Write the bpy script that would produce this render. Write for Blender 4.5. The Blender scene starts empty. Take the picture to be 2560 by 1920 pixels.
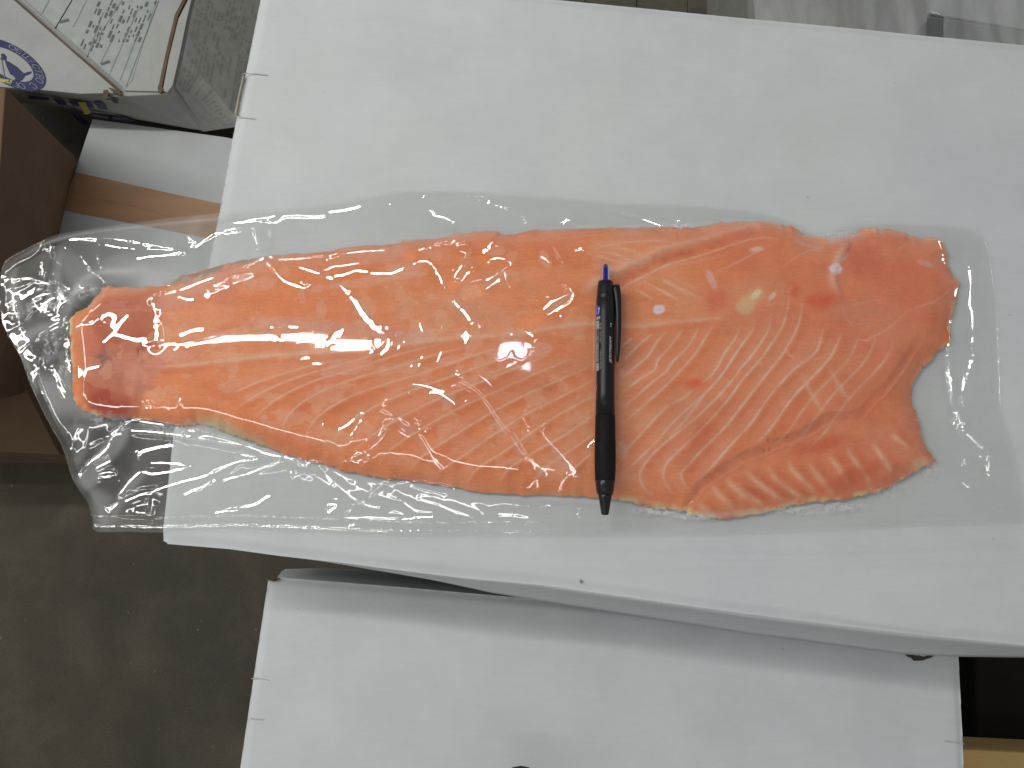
import bpy, math, random
import numpy as np
from mathutils import Vector, Matrix

random.seed(7)
rng = np.random.default_rng(7)
scene = bpy.context.scene
COL = scene.collection

# ------------------------------------------------------------------ camera
F = 1934.0            # focal length in pixels of the 2560 px wide photograph
TILT = math.radians(12.2)
TOPZ = 0.75           # top of the main carton above the floor
CAM = (0.0, 0.0, TOPZ + 0.45)
cam_data = bpy.data.cameras.new("camera")
cam = bpy.data.objects.new("camera", cam_data)
COL.objects.link(cam)
cam.location = CAM
cam.rotation_euler = (TILT, 0, 0)
cam_data.sensor_width = 36.0
cam_data.lens = 36.0 * F / 2560.0
cam_data.clip_start = 0.01
cam_data.clip_end = 50
scene.camera = cam

# ------------------------------------------------------------------ world, lamps, exposure
world = bpy.data.worlds.new("World")
scene.world = world
world.use_nodes = True
bg = world.node_tree.nodes["Background"]
bg.inputs[0].default_value = (0.90, 0.915, 0.90, 1)
bg.inputs[1].default_value = 0.31

def P(px, py, z):
    """world point on the horizontal plane z that the photograph shows at pixel px, py"""
    x = (px - 1280.0) / F
    y = -(py - 960.0) / F
    dy = y * math.cos(TILT) + math.sin(TILT)
    dz = y * math.sin(TILT) - math.cos(TILT)
    t = (z - CAM[2]) / dz
    return (CAM[0] + x * t, CAM[1] + dy * t, z)

LAMPS = []
def lamp(name, px, py, h, sx, sy, power, colour, rot=0.0):
    """ceiling fitting whose mirror image in the level film lies at that pixel"""
    p = Vector(P(px, py, TOPZ + 0.018))
    d = p - Vector(CAM)
    d.z = -d.z
    q = p + d * (h / d.z)
    L = bpy.data.lights.new(name, 'AREA')
    L.shape = 'RECTANGLE'
    L.size = sx
    L.size_y = sy
    L.energy = power
    L.color = colour
    o = bpy.data.objects.new(name, L)
    COL.objects.link(o)
    o.location = q
    o.rotation_euler = (0, 0, rot)
    ex = Vector((math.cos(rot), math.sin(rot), 0)) * sx / 2 if sx > sy else Vector((-math.sin(rot), math.cos(rot), 0)) * sy / 2
    LAMPS.append((q, ex))
    return o

lamp("ceiling_tube_lamp", -170, 803, 1.35, 2.2, 0.038, 16.0, (1.0, 0.985, 0.95), math.radians(-1.5))
lamp("ceiling_tube_lamp", 300, 2150, 1.7, 2.0, 0.07, 4.2, (1.0, 1.0, 0.97), math.radians(-4))  # added fill tube on the near side, softens the main box's shadow
lamp("ceiling_tube_lamp", -450, 1000, 1.6, 0.07, 1.9, 5.5, (1.0, 0.99, 0.96), math.radians(-8))
lamp("window_lamp", 1312, 868, 2.6, 0.13, 0.09, 0.8, (0.72, 0.78, 1.0), 0)

scene.view_settings.view_transform = 'Standard'
scene.view_settings.look = 'None'
scene.view_settings.exposure = 0.23
scene.view_settings.gamma = 1.0
scene.render.engine = 'CYCLES'
scene.cycles.use_denoising = True
scene.cycles.max_bounces = 10
scene.cycles.transparent_max_bounces = 24
scene.cycles.caustics_reflective = False
scene.cycles.caustics_refractive = False

# ------------------------------------------------------------------ helpers
def lin(c):
    out = []
    for v in c[:3]:
        v = v / 255.0
        out.append(v / 12.92 if v <= 0.04045 else ((v + 0.055) / 1.055) ** 2.4)
    return tuple(out)

def alb(r, g, b, k=1.45):
    return np.array([min(0.86, v * k) for v in lin((r, g, b))])

def tag(o, label=None, cat=None, group=None, kind=None):
    if label: o['label'] = label
    if cat: o['category'] = cat
    if group: o['group'] = group
    if kind: o['kind'] = kind
    return o

def empty(name, loc, label, cat, group=None):
    o = bpy.data.objects.new(name, None)
    COL.objects.link(o)
    o.location = loc
    o.empty_display_size = 0.05
    return tag(o, label, cat, group)

def mesh(name, verts, faces, mat, parent=None, smooth=False, kind=None):
    me = bpy.data.meshes.new(name)
    me.from_pydata([tuple(v) for v in verts], [], [tuple(f) for f in faces])
    me.materials.append(mat)
    if smooth:
        me.polygons.foreach_set('use_smooth', [True] * len(me.polygons))
    me.update()
    o = bpy.data.objects.new(name, me)
    COL.objects.link(o)
    if parent is not None:
        o.parent = parent
        # children keep world coordinates
        o.matrix_parent_inverse = world_of(parent).inverted()
    if kind: o['kind'] = kind
    return o

def world_of(o):
    m = Matrix.LocRotScale(o.location, o.rotation_euler, o.scale)
    if o.parent is not None:
        m = world_of(o.parent) @ o.matrix_parent_inverse @ m
    return m

class NT:
    def __init__(self, name):
        self.mat = bpy.data.materials.new(name)
        self.mat.use_nodes = True
        self.t = self.mat.node_tree
        self.t.nodes.clear()
        self.out = self.n('ShaderNodeOutputMaterial')
    def n(self, typ, **kw):
        nd = self.t.nodes.new(typ)
        for k, v in kw.items():
            setattr(nd, k, v)
        return nd
    def l(self, a, b):
        self.t.links.new(a, b)
    def coord(self, scale=None):
        tc = self.n('ShaderNodeTexCoord')
        if scale is None:
            return tc.outputs['Object']
        mp = self.n('ShaderNodeMapping')
        mp.inputs['Scale'].default_value = scale
        self.l(tc.outputs['Object'], mp.inputs['Vector'])
        return mp.outputs['Vector']
    def noise(self, vec, scale, detail=3, rough=0.5, dist=0.0):
        nd = self.n('ShaderNodeTexNoise')
        nd.inputs['Scale'].default_value = scale
        nd.inputs['Detail'].default_value = detail
        nd.inputs['Roughness'].default_value = rough
        nd.inputs['Distortion'].default_value = dist
        self.l(vec, nd.inputs['Vector'])
        return nd.outputs['Fac']
    def ramp(self, fac, stops):
        r = self.n('ShaderNodeValToRGB')
        e = r.color_ramp.elements
        e[0].position, e[0].color = stops[0][0], (*stops[0][1], 1)
        e[1].position, e[1].color = stops[-1][0], (*stops[-1][1], 1)
        for p, c in stops[1:-1]:
            x = e.new(p); x.color = (*c, 1)
        self.l(fac, r.inputs['Fac'])
        return r.outputs['Color']
    def mix(self, fac, a, b, mode='MIX'):
        m = self.n('ShaderNodeMix', data_type='RGBA', blend_type=mode)
        for s, v in ((m.inputs[0], fac), (m.inputs[6], a), (m.inputs[7], b)):
            if isinstance(v, (int, float)): s.default_value = v
            elif isinstance(v, (tuple, list, np.ndarray)): s.default_value = (*v[:3], 1)
            else: self.l(v, s)
        return m.outputs[2]
    def math(self, op, a, b=0.0):
        m = self.n('ShaderNodeMath', operation=op)
        for s, v in ((m.inputs[0], a), (m.inputs[1], b)):
            if isinstance(v, (int, float)): s.default_value = v
            else: self.l(v, s)
        return m.outputs[0]
    def bump(self, h, strength, dist):
        b = self.n('ShaderNodeBump')
        b.inputs['Strength'].default_value = strength
        b.inputs['Distance'].default_value = dist
        self.l(h, b.inputs['Height'])
        return b.outputs['Normal']
    def principled(self, colour, rough=0.6, normal=None, spec=0.5, **kw):
        p = self.n('ShaderNodeBsdfPrincipled')
        if isinstance(colour, (tuple, list, np.ndarray)):
            p.inputs['Base Color'].default_value = (*colour[:3], 1)
        else:
            self.l(colour, p.inputs['Base Color'])
        if isinstance(rough, (int, float)): p.inputs['Roughness'].default_value = rough
        else: self.l(rough, p.inputs['Roughness'])
        p.inputs['Specular IOR Level'].default_value = spec
        for k, v in kw.items():
            p.inputs[k.replace('_', ' ')].default_value = v
        if normal is not None:
            self.l(normal, p.inputs['Normal'])
        self.l(p.outputs[0], self.out.inputs['Surface'])
        return p

# ------------------------------------------------------------------ materials
def card(name, base, var=0.06, fibre=(1, 1, 1), rough=0.75, bumpd=0.0004):
    m = NT(name)
    v = m.coord()
    b = np.array(base)
    c1 = m.ramp(m.noise(v, 22, 4, 0.6), [(0.3, tuple(b * (1 - var))), (0.7, tuple(np.minimum(b * (1 + var * 0.5), 0.9)))])
    c2 = m.ramp(m.noise(m.coord((1, 6, 1)), 90, 3, 0.6), [(0.35, (1 - var * 0.5,) * 3), (0.7, (1, 1, 1))])
    col = m.mix(1.0, c1, c2, 'MULTIPLY')
    blot = m.ramp(m.noise(v, 6, 2, 0.5), [(0.35, (0.985, 0.975, 1.0)), (0.65, (0.985, 1.0, 0.985))])
    col = m.mix(1.0, col, blot, 'MULTIPLY')
    speck = m.ramp(m.noise(v, 260, 2, 0.5), [(0.195, (0.66, 0.63, 0.60)), (0.215, (1, 1, 1))])
    col = m.mix(1.0, col, speck, 'MULTIPLY')
    nrm = m.bump(m.noise(m.coord((1, 3, 1)), 160, 4, 0.6), 0.25, bumpd)
    m.principled(col, rough, nrm, 0.25)
    return m.mat

M_WHITE = card('white_cardboard', (0.622, 0.640, 0.644))
M_WHITE2 = card('grey_white_cardboard', (0.56, 0.58, 0.575), 0.05)
M_GREYBOX = card('grey_cardboard', (0.36, 0.37, 0.37), 0.05)
M_KRAFT = card('kraft_cardboard', (0.165, 0.100, 0.060), 0.12)
M_KRAFT_Y = card('yellow_kraft_cardboard', (0.50, 0.33, 0.13), 0.1)
M_KRAFTCUT = card('raw_kraft_cut_edge', (0.15, 0.10, 0.065), 0.3)
M_DARKGAP = card('torn_cardboard', (0.07, 0.055, 0.045), 0.4)

def plain(name, col, rough=0.5, spec=0.5, **kw):
    m = NT(name)
    v = m.coord()
    b = np.array(col)
    c = m.ramp(m.noise(v, 60, 3, 0.6), [(0.3, tuple(b * 0.88)), (0.7, tuple(np.minimum(b * 1.1, 1)))])
    m.principled(c, rough, None, spec, **kw)
    return m.mat

M_INK = plain('faded_grey_ink', (0.13, 0.14, 0.15), 0.7)
M_INK2 = plain('pale_grey_ink', (0.24, 0.25, 0.24), 0.7)
M_CUT = plain('cut_in_cardboard', (0.47, 0.46, 0.45), 0.8)
M_LABELGREY = plain('grey_label_paper', (0.35, 0.35, 0.32), 0.6)
M_BLUE = plain('navy_blue_ink', (0.028, 0.03, 0.10), 0.6)
M_YELLOW = plain('yellow_ink', (0.48, 0.40, 0.07), 0.6)
M_PAPER = plain('pale_green_label_paper', (0.36, 0.39, 0.37), 0.6)  # label paper, darkened along with its box for the same shade

def tape_mat():
    m = NT('brown_packing_tape')
    v = m.coord((1, 9, 1))
    c = m.ramp(m.noise(v, 5, 2, 0.4, 0.3), [(0.2, (0.27, 0.135, 0.062)), (0.42, (0.40, 0.225, 0.12)), (0.7, (0.45, 0.26, 0.145))])
    m.principled(c, 0.38, m.bump(m.noise(v, 30, 2), 0.2, 0.0006), 0.5)
    return m.mat
M_TAPE = tape_mat()
M_SHADEDPRINT = card('shade_toned_printed_cardboard', (0.40, 0.405, 0.385), 0.09)  # white card of the printed box, its shade put into the colour

def floor_mat():
    m = NT('stained_concrete')
    v = m.coord()
    c = m.ramp(m.noise(v, 9, 6, 0.62, 0.4), [(0.3, (0.050, 0.043, 0.031)), (0.5, (0.066, 0.057, 0.041)), (0.72, (0.092, 0.080, 0.058))])
    s = m.ramp(m.noise(v, 85, 2, 0.5), [(0.72, (0, 0, 0)), (0.78, (1, 1, 1))])
    c = m.mix(m.math('MULTIPLY', s, 0.35), c, (0.30, 0.27, 0.22))
    gr_ = m.ramp(m.noise(v, 420, 4, 0.7), [(0.3, (0.72, 0.72, 0.72)), (0.7, (1.25, 1.25, 1.25))])
    c = m.mix(1.0, c, gr_, 'MULTIPLY')
    d = m.ramp(m.noise(v, 3.1, 3, 0.6), [(0.35, (0.75, 0.75, 0.78)), (0.65, (1.1, 1.08, 1.0))])
    c = m.mix(1.0, c, d, 'MULTIPLY')
    m.principled(c, 0.7, m.bump(m.noise(v, 60, 5, 0.6), 0.5, 0.002), 0.3)
    return m.mat
M_FLOOR = floor_mat()

def film_mat(name, haze=0.06, tint=0.95, attr=True, rough=0.035, r0=0.045, folds=False):
    m = NT(name)
    tr = m.n('ShaderNodeBsdfTransparent')
    tr.inputs[0].default_value = (tint, tint * 1.002, tint * 0.998, 1)
    df = m.n('ShaderNodeBsdfDiffuse')
    df.inputs[0].default_value = (0.78, 0.79, 0.78, 1)
    gl = m.n('ShaderNodeBsdfGlossy')
    gl.inputs['Roughness'].default_value = rough
    gl.inputs[0].default_value = (1, 1, 1, 1)
    # a thin film reflects at both of its faces, the same from either side
    ge = m.n('ShaderNodeNewGeometry')
    dt = m.n('ShaderNodeVectorMath', operation='DOT_PRODUCT')
    m.l(ge.outputs['Normal'], dt.inputs[0]); m.l(ge.outputs['Incoming'], dt.inputs[1])
    gr = m.math('POWER', m.math('SUBTRACT', 1.0, m.math('ABSOLUTE', dt.outputs['Value'])), 5.0)
    fre = m.n('ShaderNodeAttribute', attribute_name='lifted') if attr else None
    lf = fre.outputs['Fac'] if attr else 0.15
    refl = m.math('ADD', m.math('MULTIPLY', gr, 0.6), m.math('ADD', m.math('MULTIPLY', lf, 0.02), r0))
    v = m.coord()
    hz = m.ramp(m.noise(v, 60, 4, 0.6, 0.5), [(0.35, (haze * 0.6,) * 3), (0.7, (haze * 1.5,) * 3)])
    if folds:
        hz = m.ramp(m.noise(m.coord((5, 0.8, 1)), 7, 4, 0.6, 0.4), [(0.38, (haze * 0.35,) * 3), (0.5, (haze,) * 3), (0.62, (haze * 1.9,) * 3)])
    hz = m.math('MULTIPLY', hz, m.math('ADD', m.math('MULTIPLY', lf, 0.7), 0.3))
    h = m.math('MULTIPLY', m.noise(m.coord((1, 2.2, 1)), 200, 1), 0.04)
    if attr:
        fa = m.n('ShaderNodeAttribute', attribute_name='frost')
        br = m.ramp(m.noise(v, 230, 5, 0.72, 0.3), [(0.44, (0, 0, 0)), (0.60, (1, 1, 1))])
        hz = m.math('ADD', hz, m.math('MULTIPLY', fa.outputs['Fac'], br))
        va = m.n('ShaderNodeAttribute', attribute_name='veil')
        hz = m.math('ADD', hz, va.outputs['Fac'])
        sa = m.n('ShaderNodeAttribute', attribute_name='seal')
        # the heat seal: small embossed lozenges
        w1 = m.n('ShaderNodeTexWave', wave_type='BANDS', bands_direction='DIAGONAL')
        w1.inputs['Scale'].default_value = 120
        m.l(v, w1.inputs['Vector'])
        w2 = m.n('ShaderNodeTexWave', wave_type='BANDS', bands_direction='DIAGONAL')
        w2.inputs['Scale'].default_value = 120
        mp = m.coord((-1, 1, 1))
        m.l(mp, w2.inputs['Vector'])
        dots = m.math('MULTIPLY', w1.outputs['Fac'], w2.outputs['Fac'])
        h = m.math('ADD', h, m.math('MULTIPLY', m.math('MULTIPLY', dots, sa.outputs['Fac']), 1.2))
        hz = m.math('ADD', hz, m.math('MULTIPLY', sa.outputs['Fac'], 0.05))
    nrm = m.bump(h, 0.25, 0.0003)
    m.l(nrm, gl.inputs['Normal'])
    mx1 = m.n('ShaderNodeMixShader')
    m.l(hz, mx1.inputs[0]); m.l(tr.outputs[0], mx1.inputs[1]); m.l(df.outputs[0], mx1.inputs[2])
    mx2 = m.n('ShaderNodeMixShader')
    m.l(refl, mx2.inputs[0]); m.l(mx1.outputs[0], mx2.inputs[1]); m.l(gl.outputs[0], mx2.inputs[2])
    m.l(mx2.outputs[0], m.out.inputs['Surface'])
    return m.mat
M_FILM = film_mat('clear_vacuum_film', 0.045, 0.993, r0=0.06)
M_FILM_B = film_mat('clear_vacuum_film_back', 0.03, 0.993, False, 0.22, 0.02)
M_SHEET = film_mat('clear_plastic_sheet', 0.36, 0.98, False, 0.07, 0.12, True)

def flesh_mat():
    m = NT('salmon_flesh')
    a = m.n('ShaderNodeAttribute', attribute_name='Col')
    v = m.coord()
    # fine muscle grain along the fillet and pinkish veil where film lifts off
    g = m.ramp(m.noise(m.coord((1, 5, 1)), 150, 4, 0.65), [(0.3, (0.93, 0.91, 0.90)), (0.7, (1.04, 1.06, 1.06))])
    c = m.mix(0.85, a.outputs['Color'], g, 'MULTIPLY')
    g2 = m.ramp(m.noise(v, 700, 2, 0.6), [(0.3, (0.93, 0.93, 0.93)), (0.7, (1.04, 1.06, 1.06))])
    c = m.mix(0.8, c, g2, 'MULTIPLY')
    nrm = m.bump(m.noise(v, 350, 4, 0.6), 0.2, 0.0004)
    p = m.principled(c, 0.5, nrm, 0.12)
    p.inputs['Subsurface Weight'].default_value = 0.25
    p.inputs['Subsurface Radius'].default_value = (0.004, 0.0018, 0.001)
    p.inputs['Subsurface Scale'].default_value = 1.0
    return m.mat
M_FLESH = flesh_mat()

# ------------------------------------------------------------------ generic solids
def prism(name, top, bot, mat, parent=None, bevel=0.0015):
    """closed solid between two outlines of equal length (each its own z)"""
    n = len(top)
    vs = list(top) + list(bot)
    fs = [tuple(range(n)), tuple(range(2 * n - 1, n - 1, -1))]
    for i in range(n):
        j = (i + 1) % n
        fs.append((i, i + n, j + n, j))
    a = sum(top[i][0] * top[(i + 1) % n][1] - top[(i + 1) % n][0] * top[i][1] for i in range(n))
    if a < 0:
        fs = [tuple(reversed(f)) for f in fs]
    o = mesh(name, vs, fs, mat, parent)
    if bevel:
        b = o.modifiers.new('bevel', 'BEVEL')
        b.width = bevel
        b.segments = 2
        b.limit_method = 'ANGLE'
    return o

def pts(lst, z):
    return [P(x, y, z) for x, y in lst]

def sheet(name, poly, z, thick, mat, parent=None, bevel=0.0):
    t = pts(poly, z)
    return prism(name, t, [(x, y, z - thick) for x, y, _ in t], mat, parent, bevel)

def strip(name, line, width, z, thick, mat, parent=None):
    """thin raised or printed band along a world polyline"""
    L, R = [], []
    for i, p in enumerate(line):
        a = Vector(line[max(0, i - 1)][:2]); b = Vector(line[min(len(line) - 1, i + 1)][:2])
        d = (b - a).normalized(); nrm = Vector((-d.y, d.x)) * width / 2
        L.append((p[0] + nrm.x, p[1] + nrm.y, z)); R.append((p[0] - nrm.x, p[1] - nrm.y, z))
    n = len(line)
    vs = L + R + [(x, y, z - thick) for x, y, _ in L] + [(x, y, z - thick) for x, y, _ in R]
    fs = []
    for i in range(n - 1):
        fs += [(i, n + i, n + i + 1, i + 1), (2 * n + i, 2 * n + i + 1, 3 * n + i + 1, 3 * n + i),
               (i, i + 1, 2 * n + i + 1, 2 * n + i), (n + i, 3 * n + i, 3 * n + i + 1, n + i + 1)]
    fs += [(0, 2 * n, 3 * n, n), (n - 1, 2 * n - 1, 4 * n - 1, 3 * n - 1)]
    return mesh(name, vs, fs, mat, parent)

# ------------------------------------------------------------------ floor
floor = mesh('floor', [(-4, -4, 0), (4, -4, 0), (4, 5, 0), (-4, 5, 0)], [(0, 1, 2, 3)], M_FLOOR)
floor['kind'] = 'structure'

# ------------------------------------------------------------------ numpy grid tools
def vnoise(X, Y, scale, seed=0):
    g = np.random.default_rng(seed).random((256, 256))
    x = X * scale; y = Y * scale
    xi = np.floor(x).astype(int); yi = np.floor(y).astype(int)
    fx = x - xi; fy = y - yi
    fx = fx * fx * (3 - 2 * fx); fy = fy * fy * (3 - 2 * fy)
    a = g[xi & 255, yi & 255]; b = g[(xi + 1) & 255, yi & 255]
    c = g[xi & 255, (yi + 1) & 255]; d = g[(xi + 1) & 255, (yi + 1) & 255]
    return (a * (1 - fx) + b * fx) * (1 - fy) + (c * (1 - fx) + d * fx) * fy

def fbm(X, Y, scale, octv=4, seed=0, gain=0.5):
    s = 0; amp = 1; tot = 0
    for k in range(octv):
        s = s + amp * vnoise(X + 13.1 * k, Y - 7.7 * k, scale * 2 ** k, seed + k)
        tot += amp; amp *= gain
    return s / tot

def smooth(a, lo, hi):
    t = np.clip((a - lo) / (hi - lo), 0, 1)
    return t * t * (3 - 2 * t)

def inside(X, Y, poly):
    r = np.zeros(X.shape, bool)
    n = len(poly)
    for i in range(n):
        x1, y1 = poly[i]; x2, y2 = poly[(i + 1) % n]
        if y1 == y2: continue
        c = ((y1 > Y) != (y2 > Y)) & (X < (x2 - x1) * (Y - y1) / (y2 - y1) + x1)
        r ^= c
    return r

def seg_dist(X, Y, line, closed=False):
    """distance, arc fraction and nearest point to a polyline"""
    D = np.full(X.shape, 1e9); T = np.zeros(X.shape); NX = np.zeros(X.shape); NY = np.zeros(X.shape)
    L = list(line) + ([line[0]] if closed else [])
    lens = [math.hypot(L[i + 1][0] - L[i][0], L[i + 1][1] - L[i][1]) for i in range(len(L) - 1)]
    tot = sum(lens) or 1
    acc = 0
    for i, ln in enumerate(lens):
        if ln == 0: continue
        x1, y1 = L[i]; x2, y2 = L[i + 1]
        dx = (x2 - x1) / ln; dy = (y2 - y1) / ln
        t = np.clip((X - x1) * dx + (Y - y1) * dy, 0, ln)
        qx = x1 + dx * t; qy = y1 + dy * t
        d = np.hypot(X - qx, Y - qy)
        m = d < D
        D = np.where(m, d, D); T = np.where(m, (acc + t) / tot, T)
        NX = np.where(m, qx, NX); NY = np.where(m, qy, NY)
        acc += ln
    return D, T, NX, NY

def spline(line, n=8):
    """Catmull-Rom through the points"""
    p = [line[0]] + list(line) + [line[-1]]
    out = []
    for i in range(1, len(p) - 2):
        for k in range(n):
            t = k / n
            out.append(tuple(0.5 * ((2 * p[i][j]) + (-p[i - 1][j] + p[i + 1][j]) * t + (2 * p[i - 1][j] - 5 * p[i][j] + 4 * p[i + 1][j] - p[i + 2][j]) * t * t
                       + (-p[i - 1][j] + 3 * p[i][j] - 3 * p[i + 1][j] + p[i + 2][j]) * t ** 3) for j in (0, 1)))
    out.append(tuple(line[-1]))
    return out

def waves(x, y, scale, seed, n=9):
    g = np.random.default_rng(seed); s = 0
    for k in range(n):
        a = g.uniform(0, 2 * math.pi); f = scale * g.uniform(0.5, 1.5); p = g.uniform(0, 6.28)
        s = s + np.sin(2 * math.pi * f * (x * math.cos(a) + y * math.sin(a)) + p)
    return s / n

class Grid:
    def __init__(self, x0, x1, y0, y1, step):
        self.xs = np.arange(x0, x1 + step, step); self.ys = np.arange(y0, y1 + step, step)
        self.X, self.Y = np.meshgrid(self.xs, self.ys, indexing='ij')
        self.step = step; self.x0 = x0; self.y0 = y0
    def window(self, line, pad):
        xs = [p[0] for p in line]; ys = [p[1] for p in line]
        i0 = max(0, int((min(xs) - pad - self.x0) / self.step)); i1 = min(len(self.xs), int((max(xs) + pad - self.x0) / self.step) + 2)
        j0 = max(0, int((min(ys) - pad - self.y0) / self.step)); j1 = min(len(self.ys), int((max(ys) + pad - self.y0) / self.step) + 2)
        return slice(i0, max(i0, i1)), slice(j0, max(j0, j1))
    def stroke(self, line, w, taper=0.25):
        """gaussian mask around a polyline, fading at its ends; returns window and mask"""
        sl = self.window(line, w * 3)
        if self.X[sl].size == 0: return sl, self.X[sl]
        d, t, _, _ = seg_dist(self.X[sl], self.Y[sl], line)
        e = np.exp(-(d / w) ** 2)
        if taper:
            e = e * np.clip(np.minimum(t, 1 - t) / taper, 0, 1) ** 0.7
        return sl, e

def blur(a, r):
    """separable box blur thrice ~ gaussian"""
    def box(a, r, ax):
        pad = [(0, 0), (0, 0)]; pad[ax] = (r + 1, r)
        c = np.cumsum(np.pad(a, pad, mode='edge'), axis=ax)
        n = a.shape[ax]
        hi = np.take(c, range(2 * r + 1, 2 * r + 1 + n), axis=ax); lo = np.take(c, range(0, n), axis=ax)
        return (hi - lo) / (2 * r + 1)
    for _ in range(3):
        a = box(box(a, r, 0), r, 1)
    return a

def grid_object(name, G, Z, poly, mat, attrs, parent=None, edge_z=None):
    """masked height field whose rim is snapped onto the outline"""
    ins = inside(G.X, G.Y, poly)
    cell = ins[:-1, :-1] | ins[1:, :-1] | ins[:-1, 1:] | ins[1:, 1:]
    use = np.zeros(ins.shape, bool)
    use[:-1, :-1] |= cell; use[1:, :-1] |= cell; use[:-1, 1:] |= cell; use[1:, 1:] |= cell
    X = G.X.copy(); Y = G.Y.copy(); Z = Z.copy()
    rim = use & ~ins
    _, _, nx, ny = seg_dist(X[rim], Y[rim], poly, True)
    X[rim] = nx; Y[rim] = ny
    if edge_z is not None: Z[rim] = edge_z
    idx = -np.ones(ins.shape, int)
    idx[use] = np.arange(use.sum())
    co = np.stack([X[use], Y[use], Z[use]], 1).astype(np.float32)
    a = idx[:-1, :-1][cell]; b = idx[1:, :-1][cell]; c = idx[1:, 1:][cell]; d = idx[:-1, 1:][cell]
    f = np.stack([a, b, c, d], 1).astype(np.int32)
    me = bpy.data.meshes.new(name)
    me.vertices.add(len(co)); me.vertices.foreach_set('co', co.ravel())
    me.loops.add(f.size); me.loops.foreach_set('vertex_index', f.ravel())
    me.polygons.add(len(f))
    me.polygons.foreach_set('loop_start', np.arange(0, f.size, 4, dtype=np.int32))
    me.polygons.foreach_set('use_smooth', np.ones(len(f), bool))
    me.materials.append(mat)
    me.update(calc_edges=True)
    for k, v in attrs.items():
        if v.ndim == 3:
            at = me.attributes.new(k, 'FLOAT_COLOR', 'POINT')
            at.data.foreach_set('color', np.concatenate([v[use], np.ones((use.sum(), 1))], 1).astype(np.float32).ravel())
        else:
            at = me.attributes.new(k, 'FLOAT', 'POINT')
            at.data.foreach_set('value', v[use].astype(np.float32))
    o = bpy.data.objects.new(name, me)
    COL.objects.link(o)
    if parent is not None:
        o.parent = parent
        o.matrix_parent_inverse = world_of(parent).inverted()
    return o

ZF = TOPZ + 0.013
def W(lst, z=ZF):
    return [P(x, y, z)[:2] for x, y in lst]
def zm(lst, x0, y0, s=0.3375):
    """read-off from an enlarged part of the photograph -> photograph pixels"""
    return [(x0 + a * s, y0 + b * s) for a, b in lst]
MM = 0.001
PXM = 0.45 / F        # metres per photograph pixel on the carton top

# ------------------------------------------------------------------ salmon fillet
OUT_F = [(170,798),(190,780),(216,767),(243,734),(263,715),(304,716),(381,716),(425,708),(440,694),(500,676),(560,660),(610,649),(657,641),(730,635),(799,629),
 (894,615),(958,611),(998,605),(1062,597),(1113,592),(1157,581),(1207,577),(1241,577),(1258,586),(1292,584),(1327,573),(1429,572),(1547,567),(1665,566),
 (1709,569),(1759,563),(1813,556),(1878,552),(1921,555),(1955,560),(1985,568),(2012,583),(2059,594),(2096,589),(2140,580),(2177,569),(2214,573),
 (2265,582),(2299,592),(2353,599),(2370,629),(2371,656),(2383,686),(2400,703),(2398,727),(2386,777),(2378,818),(2376,855),(2346,879),(2326,906),
 (2302,926),(2285,963),(2280,990),(2289,1025),(2305,1069),(2316,1116),(2340,1148),(2332,1158),(2299,1173),(2258,1200),(2218,1221),(2177,1236),
 (2116,1248),(2049,1255),(1988,1264),(1921,1281),(1860,1292),(1800,1296),(1780,1294),(1740,1288),(1699,1278),(1631,1268),(1584,1258),(1537,1249),
 (1489,1244),(1435,1241),(1388,1237),(1327,1239),(1268,1235),(1174,1227),(1106,1214),(1039,1204),(971,1197),(904,1186),(863,1180),(829,1167),
 (789,1157),(752,1146),(701,1133),(651,1112),(610,1098),(570,1084),(530,1068),(489,1060),(456,1064),(405,1056),(337,1046),(287,1045),(243,1038),
 (199,1021),(184,1001),(179,961),(175,900),(171,850)]
outF = spline(OUT_F + [OUT_F[0]], 6)[:-1]
outF = [(x + rng.normal(0, 1.1), y + rng.normal(0, 1.3)) for x, y in outF]
outF = [(x + 1.6 * math.sin(i * 1.7) + 1.2 * math.sin(i * 0.63 + 1), y + 1.5 * math.sin(i * 1.31 + 2) + 1.0 * math.sin(i * 0.47)) for i, (x, y) in enumerate(outF)]
wF = W(outF, TOPZ + 0.003)
xs = [p[0] for p in wF]; ys = [p[1] for p in wF]
GF = Grid(min(xs) - 0.003, max(xs) + 0.003, min(ys) - 0.003, max(ys) + 0.003, 0.00052)

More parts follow.
